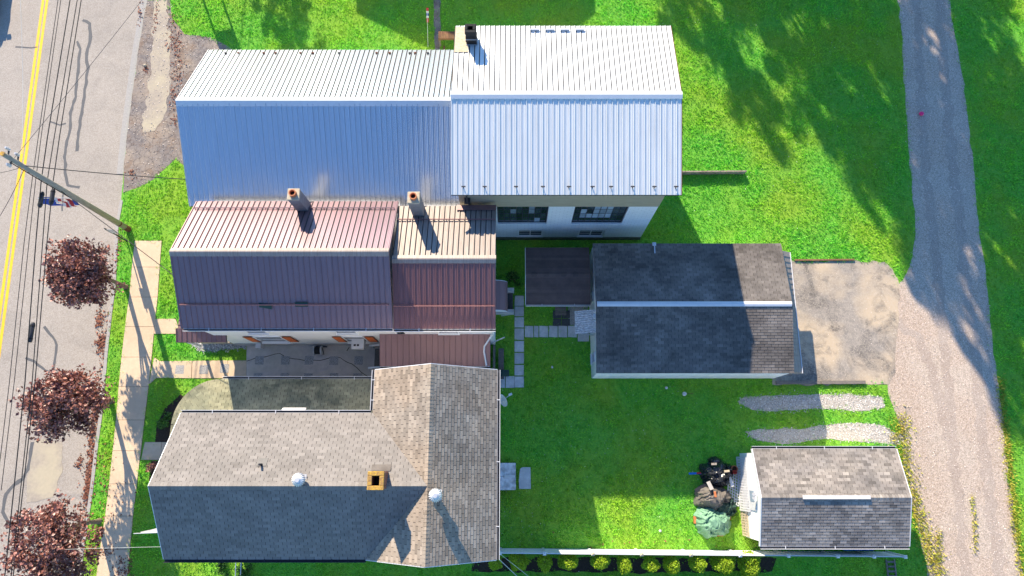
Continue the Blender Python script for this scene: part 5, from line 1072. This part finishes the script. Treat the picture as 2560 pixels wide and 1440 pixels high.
def heap(name, px, rx, ry, h, m, seed, label, cat='tarp', under=None, **kw):
    mb, c = mound(px, rx, ry, h, m, seed, **kw); t = thing(name, label, cat, c); mb.build('sheet', M[m], t, smooth=False)
    if under:
        for (x, y, w_, d_, hh) in under: MB().box(c.x + x, c.x + x + w_, c.y + y, c.y + y + d_, 0, hh).build('base_board', M['brick_orange'], t)
    return c
heap('black_tarp', (1790, 1182), .98, .66, .8, 'black_plastic', 3, 'glossy black plastic sheet over a heap near the shed', wr=.16); heap('grey_tarp', (1778, 1245), 1.05, .66, .9, 'grey_tarp', 5, 'crumpled grey tarp in the middle of the heap', wr=.17); heap('dark_tarp', (1800, 1268), 1.0, .62, .5, 'dkgreen', 6, 'dark green tarp between the grey and the light green ones', wr=.15)
heap('green_tarp', (1780, 1303), 1.08, .8, .95, 'green_tarp', 8, 'light green tarp draped over a heap on the sunny grass', wr=.14, under=((-.98, -.1, .12, .35, .18), (-.3, -.74, .8, .1, .14), (.85, .1, .12, .4, .16)))
heap('black_bag', (1785, 1155), .38, .3, .35, 'black_plastic', 12, 'small black bag at the top end of the heap', cat='bag', wr=.08)
def brick(px, z, rot, m, label):
    c = P(*px, z); d = Vector((math.cos(rot), math.sin(rot), 0)); e = Vector((-d.y, d.x, 0)); tag(MB().obox(c, d * .14, e * .055, Vector((0, 0, .04))).build('brick', M[m], bevel=.008), label, 'brick')
brick((1785, 1160), .95, .05, 'old_concrete', 'tan brick weighing down the top of the black plastic sheet'); brick((1817, 1178), .85, .1, 'cap', 'yellowish brick on the right side of the black plastic sheet'); brick((1788, 1236), 1.15, 1.7, 'brick_orange', 'bright orange brick on the grey tarp')
def plank(a, b, z0, z1, w_, m, label, name='plank', cat='plank'):
    p, q_ = P(*a, z0), P(*b, z1); tag(MB().bar(p, q_, w_, .04).build(name, M[m]), label, cat)
plank((1770, 1204), (1780, 1224), .95, 1.05, .2, 'gutter_conc', 'short grey board bridging the black sheet and grey tarp'); plank((1722, 1184), (1752, 1183), .25, .3, .1, 'blue_plastic', 'blue and silver tool poking out of the black sheet', 'garden_tool', 'tool')
plank((1742, 1183), (1752, 1182), .36, .36, .09, 'red_plastic', 'short red tool tucked under the black sheet', 'red_tool', 'tool'); plank((1738, 1228), (1765, 1212), .3, .35, .2, 'dark_metal', 'dark folded frame left of the grey tarp', 'folded_frame', 'frame')
def bucket(px, r, h, m, label, inner='soot'):
    c = P(*px); t = thing('flower_pot', label, 'pot', c); MB().ring(c, r, r * .85, 0, h, 16).build('rim', M[m], t); MB().cyl(c, r * .85, r * .85, .01, h * .6, 14).build('soil', M[inner], t)
bucket((1832, 1172), .17, .34, 'clay', 'round clay pot beside the shed lattice', 'mulch'); bucket((1832, 1180), .1, .42, 'red_plastic', 'small red pot at the end of the black sheet', 'red_plastic')
def lattice(name, corners, label, m='white_trim', cell=.13, th=.014, off=.03):
    a, b, c, d = [Vector(p) for p in corners]; t = thing(name, label, 'lattice', (a + b + c + d) / 4); N = (b - a).cross(d - a).normalized(); U_, V_ = (b - a), (d - a); nu, nv = max(2, int(U_.length / cell)), max(2, int(V_.length / cell)); mb = MB()
    for i in range(nu + 1): p = a + U_ * i / nu; mb.bar(p, p + V_, .05, th, up=N)
    for j in range(nv + 1): p = a + V_ * j / nv + N * th; mb.bar(p, p + U_, .05, th, up=N)
    o = mb.build('slats', M[m], t); stuff_part(o); mb = MB(); [mb.bar(p, q_, .06, .03, up=N) for p, q_ in ((a, b), (b, c), (c, d), (d, a))]; mb.build('frame', M[m], t)
lattice('lattice_panel', (P(1823, 1175, .05), P(1852, 1190, .08), P(1858, 1248, .08), P(1818, 1250, .05)), 'white lattice panel lying flat on the grass by the shed')
lattice('lattice_panel', (Vector((12.12, .12, .02)), Vector((12.1, -2.6, .02)), Vector((12.27, -2.6, 1.1)), Vector((12.27, .12, 1.1))), 'long white lattice panel leaning on the shed wall')
lattice('lattice_panel', (Vector((12.13, -2.65, .02)), Vector((12.15, -3.85, .02)), Vector((12.27, -3.85, .6)), Vector((12.27, -2.65, .6))), 'short cream lattice panel leaning low on the shed wall', 'cap')
plank((1822, 1188), (1832, 1216), .3, .5, .16, 'white_trim', 'white board slanting between the heap and the lattice')

# ---------------------------------------------------------------- car at the corner of the picture
car = thing('parked_car', 'dark blue car cut off by the top left corner of the picture', 'car', (-33.35, 28.9, -.12))
X0, Y0, Z0 = -33.75, 28.75, -.12
def loft(rows, m, parent, name, cap=True):
    n = len(rows[0]); mb = MB(); vs = [p for r in rows for p in r]; fs = [(r * n + k, r * n + (k + 1) % n, (r + 1) * n + (k + 1) % n, (r + 1) * n + k) for r in range(len(rows) - 1) for k in range(n)]
    if cap: fs += [tuple(range(n)), tuple((len(rows) - 1) * n + k for k in range(n - 1, -1, -1))]
    mb.add(vs, fs); return mb.build(name, m, parent, smooth=True)
def sec(y, hw, z0, z1, rnd=.1): return [(X0 + sx * (hw - (rnd if i in (0, 3) else 0)), Y0 + y, Z0 + z) for i, (sx, z) in enumerate(((-1, z0), (-1, z0 + rnd), (-1, z1 - rnd), (-1, z1), (1, z1), (1, z1 - rnd), (1, z0 + rnd), (1, z0))[:]) ] if False else [(X0 - hw + rnd, Y0 + y, Z0 + z0), (X0 - hw, Y0 + y, Z0 + z0 + rnd), (X0 - hw, Y0 + y, Z0 + z1 - rnd), (X0 - hw + rnd, Y0 + y, Z0 + z1), (X0 + hw - rnd, Y0 + y, Z0 + z1), (X0 + hw, Y0 + y, Z0 + z1 - rnd), (X0 + hw, Y0 + y, Z0 + z0 + rnd), (X0 + hw - rnd, Y0 + y, Z0 + z0)]
body = loft([sec(-2.25, .55, .35, .7), sec(-2.15, .75, .25, .85), sec(-1.6, .88, .2, .95), sec(-.8, .9, .2, 1.0), sec(1.2, .9, .2, 1.02), sec(2.0, .86, .22, 1.0), sec(2.3, .7, .3, .85)], M['carpaint'], car, 'body')
loft([sec(-.95, .8, .98, 1.02, .02), sec(-.3, .7, .98, 1.42, .1), sec(1.0, .68, .98, 1.45, .1), sec(1.7, .74, .98, 1.06, .03)], M['glass'], car, 'cabin_glass')
MB().prism([(X0 - .58, Y0 - .3), (X0 + .58, Y0 - .3), (X0 + .58, Y0 + 1.0), (X0 - .58, Y0 + 1.0)], Z0 + 1.44, Z0 + 1.47).build('roof', M['carpaint'], car, bevel=.01)
for s_ in (-1, 1):
    MB().obox((X0 + s_ * 1.06, Y0 - .85, Z0 + 1.02), (.13, .03, 0), (0, .08, 0), (0, 0, .08)).build('mirror', M['carpaint'], car, bevel=.02)
    MB().obox((X0 + s_ * .62, Y0 - 2.16, Z0 + .68), (.16, .05 * s_, 0), (0, .04, 0), (0, 0, .08)).build('headlight', M['galv'], car, bevel=.02)
    for y_ in (-1.4, 1.4):
        wh = MB().tube([(X0 + s_ * .92, Y0 + y_, Z0 + .32), (X0 + s_ * .72, Y0 + y_, Z0 + .32)], .32, 18).build('wheel', M['rubber'], car); MB().tube([(X0 + s_ * .93, Y0 + y_, Z0 + .32), (X0 + s_ * .85, Y0 + y_, Z0 + .32)], .2, 14).build('rim', M['galv'], wh)

# ---------------------------------------------------------------- what stands north of the picture and throws its shade into it
nb = thing('neighbour_house', 'gabled white house north of the lawn, outside the picture', 'house', (-6.5, 42, 0))
MB().extrude([(-13.9, 38.1, 0), (.9, 38.1, 0), (.9, 38.1, 5.4), (-6.5, 38.1, 8.1), (-13.9, 38.1, 5.4)], (0, 9, 0)).build('wall', M['siding'], nb)
for xa in (-14.1, 1.1): MB().extrude([(xa, 37.9, 5.5), (-6.5, 37.9, 8.27), (-6.5, 37.9, 8.15), (xa, 37.9, 5.38)], (0, 9.4, 0)).build('roof_slope', M['sh_gar'], nb)
for xx in (-11, -6.5, -2): window(nb, (xx, 38.08, 1.7), (0, -1), 1, 1.5, 1, 2)
sgn = thing('notice_board', 'dark board on two posts at the north edge of the lawn', 'notice board', (-18.9, 28.9, 0)); d = Vector((.95, .25, 0))
for k in (0, 1): p = Vector((-20.05, 29.2, 0)) + d * k * 1.15; MB().bar(p, p + Vector((0, 0, 2.6)), .1, .1, up=(0, 1, 0)).build('post', M['wood_old'], sgn)
MB().obox((-19.5, 29.25, 2.05), d * .55, Vector((-d.y, d.x, 0)) * .03, (0, 0, .5)).build('board', M['wood_brown'], sgn)
v, f, ti = leaves(11000, (0, 0, 12.5), (4.9, 4.9, 5.4), .34, clumps=64, crad=.95, seed=77, squash=(1, 1, .7)); big = None
mbt = MB(); mbt.tube([(0, 0, -.1), (0, 0, 4), (.2, .1, 9), (.3, .2, 13)], [.38, .3, .22, .08], 10)
for k in range(8): a = k * 2.4; mbt.tube([(.1, 0, 6 + k * .6), (2.6 * math.cos(a), 2.6 * math.sin(a), 9.5 + k * .7)], [.12, .03], 6)
k = 0; crown_me = trunk_me = None
for (sx, sy, sc, lab) in ((13.2, 28.2, (.8, 1.0), 'tall tree north of the white block building'), (18.4, 25.0, (.6, 1.15), 'narrow tree north of the lawn, left of the alley'), (22.6, 24.6, (.78, 1.2), 'tallest tree north of the lawn'), (22.6, 16.6, (.42, 1.15), 'slim tree north of the lawn nearest the alley'),
                          (25.8, 14.0, (.62, 1.25), 'tree standing at the north end of the alley'), (24.6, 10.6, (.42, 1.2), 'young tree north of the alley'), (27, 22, (.7, 1.2), 'tree beside the alley far to the north'), (31.2, 17, (.95, 1.2), 'broad tree east of the alley to the north'),
                          (31.0, 8.2, (.8, 1.2), 'tree just north of the right-hand lawn'), (29.6, 26, (.8, 1.1), 'big tree far north-east of the alley'), (-14.4, 27.6, .38, 'small tree north of the barn')):
    sc, sz = sc if isinstance(sc, tuple) else (sc, sc); cz = 12.5 * sz; x, y = sx - SUN_A * cz, sy + SUN_B * cz; t = thing('leafy_tree', lab, 'tree', (x, y, 0), 'trees north of the picture')
    if crown_me is None:
        c_ = np_mesh('crown', v, f, M['treeleaf'], ti); r_ = mbt.build('trunk', M['bark']); crown_me, trunk_me = c_.data, r_.data
    else:
        c_ = bpy.data.objects.new('crown', crown_me); r_ = bpy.data.objects.new('trunk', trunk_me); COL.objects.link(c_); COL.objects.link(r_)
    for o in (c_, r_): o.parent = t; o.scale = (sc, sc, sz); o.rotation_euler = (0, 0, k * 1.3)
    stuff_part(c_); k += 1

# ---------------------------------------------------------------- grass, gravel, fallen leaves
def blocked(x, y):
    b = np.zeros(len(x), bool)
    for pl in BLOCK:
        xs_, ys_ = [p[0] for p in pl], [p[1] for p in pl]; m = (x > min(xs_)) & (x < max(xs_)) & (y > min(ys_)) & (y < max(ys_))
        if m.any(): i = np.where(m)[0]; b[i] |= inside(x[i], y[i], pl)
    return b
def fbm(x, y, s_, seed=0):
    """cheap smooth noise on a lattice"""
    g = np.random.default_rng(seed); T_ = g.random((64, 64)); u, v_ = x * s_, y * s_; i, j = np.floor(u).astype(int), np.floor(v_).astype(int); fu, fv = u - i, v_ - j; fu = fu * fu * (3 - 2 * fu); fv = fv * fv * (3 - 2 * fv)
    w_ = lambda a, b: T_[a % 64, b % 64]; return (w_(i, j) * (1 - fu) + w_(i + 1, j) * fu) * (1 - fv) + (w_(i, j + 1) * (1 - fu) + w_(i + 1, j + 1) * fu) * fv
n = 330000; x = rng.uniform(-33, 34, n); y = rng.uniform(-8, 30, n); keep = ~blocked(x + rng.normal(0, .1, n), y + rng.normal(0, .1, n)); x, y = x[keep], y[keep]
dens = fbm(x, y, .9, 1) * .6 + fbm(x, y, 3, 2) * .4; keep = rng.random(len(x)) < .45 + .8 * dens; x, y, dens = x[keep], y[keep], dens[keep]; n = len(x); nb_ = 3
bx = np.repeat(x, nb_) + rng.normal(0, .035, n * nb_); by = np.repeat(y, nb_) + rng.normal(0, .035, n * nb_); m_ = len(bx); h = rng.uniform(.04, .11, m_) * (.6 + .9 * np.repeat(dens, nb_)); a = rng.uniform(0, 6.283, m_); w_ = rng.uniform(.014, .028, m_); lean = rng.uniform(0, .09, m_); la = rng.uniform(0, 6.283, m_)
v = np.empty((m_, 3, 3)); v[:, 0] = np.c_[bx - w_ * np.cos(a), by - w_ * np.sin(a), np.zeros(m_)]; v[:, 1] = np.c_[bx + w_ * np.cos(a), by + w_ * np.sin(a), np.zeros(m_)]; v[:, 2] = np.c_[bx + lean * np.cos(la), by + lean * np.sin(la), h]
tag(np_mesh('grass', v.reshape(-1, 3), np.arange(m_ * 3).reshape(-1, 3), M['blade'], np.repeat(np.clip(.55 * np.repeat(dens, nb_) + rng.normal(.25, .2, m_), 0, 1), 3)), 'short mown grass covering the lawns', 'grass', kind='stuff')
def stones(name, polys, n, rmin, rmax, m, label, zoff=.01, seed=1, excl=()):
    g = np.random.default_rng(seed); xs_ = [p[0] for pl in polys for p in pl]; ys_ = [p[1] for pl in polys for p in pl]; x = g.uniform(max(min(xs_), -34), min(max(xs_), 34), n * 3); y = g.uniform(max(min(ys_), -9), min(max(ys_), 30), n * 3)
    ok = np.zeros(len(x), bool)
    for pl in polys: ok |= inside(x, y, pl)
    for pl in excl: ok &= ~inside(x, y, pl)
    x, y = x[ok][:n], y[ok][:n]; n = len(x); x = x + g.normal(0, .1, n); y = y + g.normal(0, .1, n); r = rmin + (rmax - rmin) * g.random(n) ** 2.5; o = np.array([(1, 0, 0), (0, 1, 0), (-1, 0, 0), (0, -1, 0), (0, 0, .7), (0, 0, -.3)])
    v = o[None] * (1 + g.normal(0, .25, (n, 6, 1))) * r[:, None, None]; th = g.uniform(0, 6.28, n); c_, s_ = np.cos(th)[:, None], np.sin(th)[:, None]; vx, vy = v[:, :, 0] * c_ - v[:, :, 1] * s_, v[:, :, 0] * s_ + v[:, :, 1] * c_
    v = np.stack([vx + x[:, None], vy + y[:, None], v[:, :, 2] + zoff], 2); fc = np.array([(0, 1, 4), (1, 2, 4), (2, 3, 4), (3, 0, 4), (1, 0, 5), (2, 1, 5), (3, 2, 5), (0, 3, 5)]); f = (fc[None] + (np.arange(n) * 6)[:, None, None]).reshape(-1, 3)
    tag(np_mesh(name, v.reshape(-1, 3), f, m, np.repeat(np.clip(g.normal(.5, .3, n), 0, 1), 6)), label, 'gravel', kind='stuff')
stones('gravel', [ALLEY], 16000, .01, .036, M['stone_g'], 'loose gravel on the alley', excl=[DRIVE]); stones('gravel', [G1, G2], 4500, .015, .045, M['stone_w'], 'loose pale gravel on the wheel strips', seed=2); stones('gravel', [[p for p in DRIVE]], 2600, .01, .03, M['stone_g'], 'loose grit on the driveway', seed=6); stones('rubble', [SHOULDER], 2200, .012, .05, M['stone_g'], 'loose rubble on the broken shoulder', seed=4); stones('white_stones', [STONEBED], 900, .03, .07, M['stone_w'], 'loose white stones by the brown house', seed=3)
def litter(name, spots, m, label, size=.1, seed=5):
    g = np.random.default_rng(seed); V = []; F_ = []; T_ = []; k = 0
    for (px, py, sx, sy, n) in spots:
        c = P(px, py); nn = n; pos = np.c_[c.x + g.normal(0, sx, nn), c.y + g.normal(0, sy, nn), np.full(nn, .02) + g.random(nn) * .03]; pos[:, 2] -= np.where(pos[:, 0] < np.interp(pos[:, 1], [q_.y for q_ in KERB[::-1]], [q_.x for q_ in KERB[::-1]]), .12, 0)
        a = g.uniform(0, 6.28, nn); t = np.c_[np.cos(a), np.sin(a), g.normal(0, .35, nn)]; b = np.c_[-np.sin(a), np.cos(a), g.normal(0, .35, nn)]; s_ = (size * (.5 + g.random(nn)))[:, None]
        V.append(np.stack([pos - t * s_ * .5, pos - b * s_ * .35, pos + t * s_ * .5, pos + b * s_ * .35], 1).reshape(-1, 3)); F_.append(np.arange(nn * 4).reshape(-1, 4) + k); T_.append(np.repeat(np.clip(g.normal(.5, .3, nn), 0, 1), 4)); k += nn * 4
    tag(np_mesh(name, np.concatenate(V), np.concatenate(F_), m, np.concatenate(T_)), label, 'leaves', kind='stuff')
litter('fallen_leaves', [(247, 800, .15, .3, 120), (248, 856, .17, .35, 200), (232, 1060, .12, .9, 330), (222, 1180, .12, .8, 330), (212, 1240, .1, .4, 90), (196, 1158, .12, .2, 60), (290, 640, .12, .8, 120), (258, 1380, .35, .2, 110), (312, 1425, .3, .4, 200), (250, 1180, .5, 1.2, 130), (280, 1280, .4, 1, 60), (265, 830, .1, 1.2, 120), (350, 30, .1, .6, 40), (1700, 1360, 3, .2, 30)], M['deadleaf'], 'fallen red-brown leaves along the kerb')
litter('clover_flowers', [(1500, 1100, 4, 2.5, 260), (1300, 1300, .8, 1, 60), (1700, 60, 4, 1.5, 120), (1900, 450, 2.5, 2, 80), (2150, 200, 2, 4, 120), (350, 600, .8, 1, 20)], M['flower'], 'tiny pale clover flowers scattered over the lawn', .035, 12)
litter('dry_weeds', [(432, 60, .2, .7, 90), (440, 110, .25, .5, 110), (445, 170, .2, .6, 110), (435, 240, .2, .4, 70), (390, 40, .1, .7, 50), (437, 300, .12, .2, 40), (330, 432, .12, .15, 30), (367, 175, .1, .15, 30)], M['deadleaf'], 'dry weeds along the broken shoulder', .09, 8)
for i, (pts, wd) in enumerate((([(2252, 1040), (2250, 1110), (2266, 1200), (2290, 1290), (2330, 1400), (2340, 1440)], .3), ([(2500, 950), (2515, 1100), (2530, 1250), (2556, 1440)], .14), ([(2345, 1330), (2350, 1440)], .12), ([(2430, 1240), (2440, 1380)], .08))):
    pp = [P(*p) for p in pts]; X_, Y_ = [], []
    for a, b in zip(pp, pp[1:]): k = int((b - a).length * (330, 160, 90, 60)[i]); t = rng.random(k); X_.append(a.x + (b.x - a.x) * t + rng.normal(0, wd, k)); Y_.append(a.y + (b.y - a.y) * t + rng.normal(0, wd, k))
    X_ = np.concatenate(X_); Y_ = np.concatenate(Y_); k = len(X_); a = rng.uniform(0, 6.28, k); v = np.empty((k, 3, 3)); v[:, 0] = np.c_[X_ - .03 * np.cos(a), Y_ - .03 * np.sin(a), np.full(k, .01)]; v[:, 1] = np.c_[X_ + .03 * np.cos(a), Y_ + .03 * np.sin(a), np.full(k, .01)]; v[:, 2] = np.c_[X_ + rng.normal(0, .05, k), Y_ + rng.normal(0, .06, k), rng.uniform(.04, .18, k)]
    tag(np_mesh('weeds', v.reshape(-1, 3), np.arange(k * 3).reshape(-1, 3), M['dryweed'] if 'dryweed' in M else M.setdefault('dryweed', mat('dry_weed', (.62, .50, .08), (.36, .42, .05), 2, .8, tint=.3, transl=.2)), np.repeat(rng.random(k), 3)), ['yellowing weeds along the shed side of the alley', 'yellowing weeds along the far right edge of the alley', 'thin line of weeds in the alley by the shed', 'weeds in the middle of the alley'][i], 'weeds', kind='stuff')
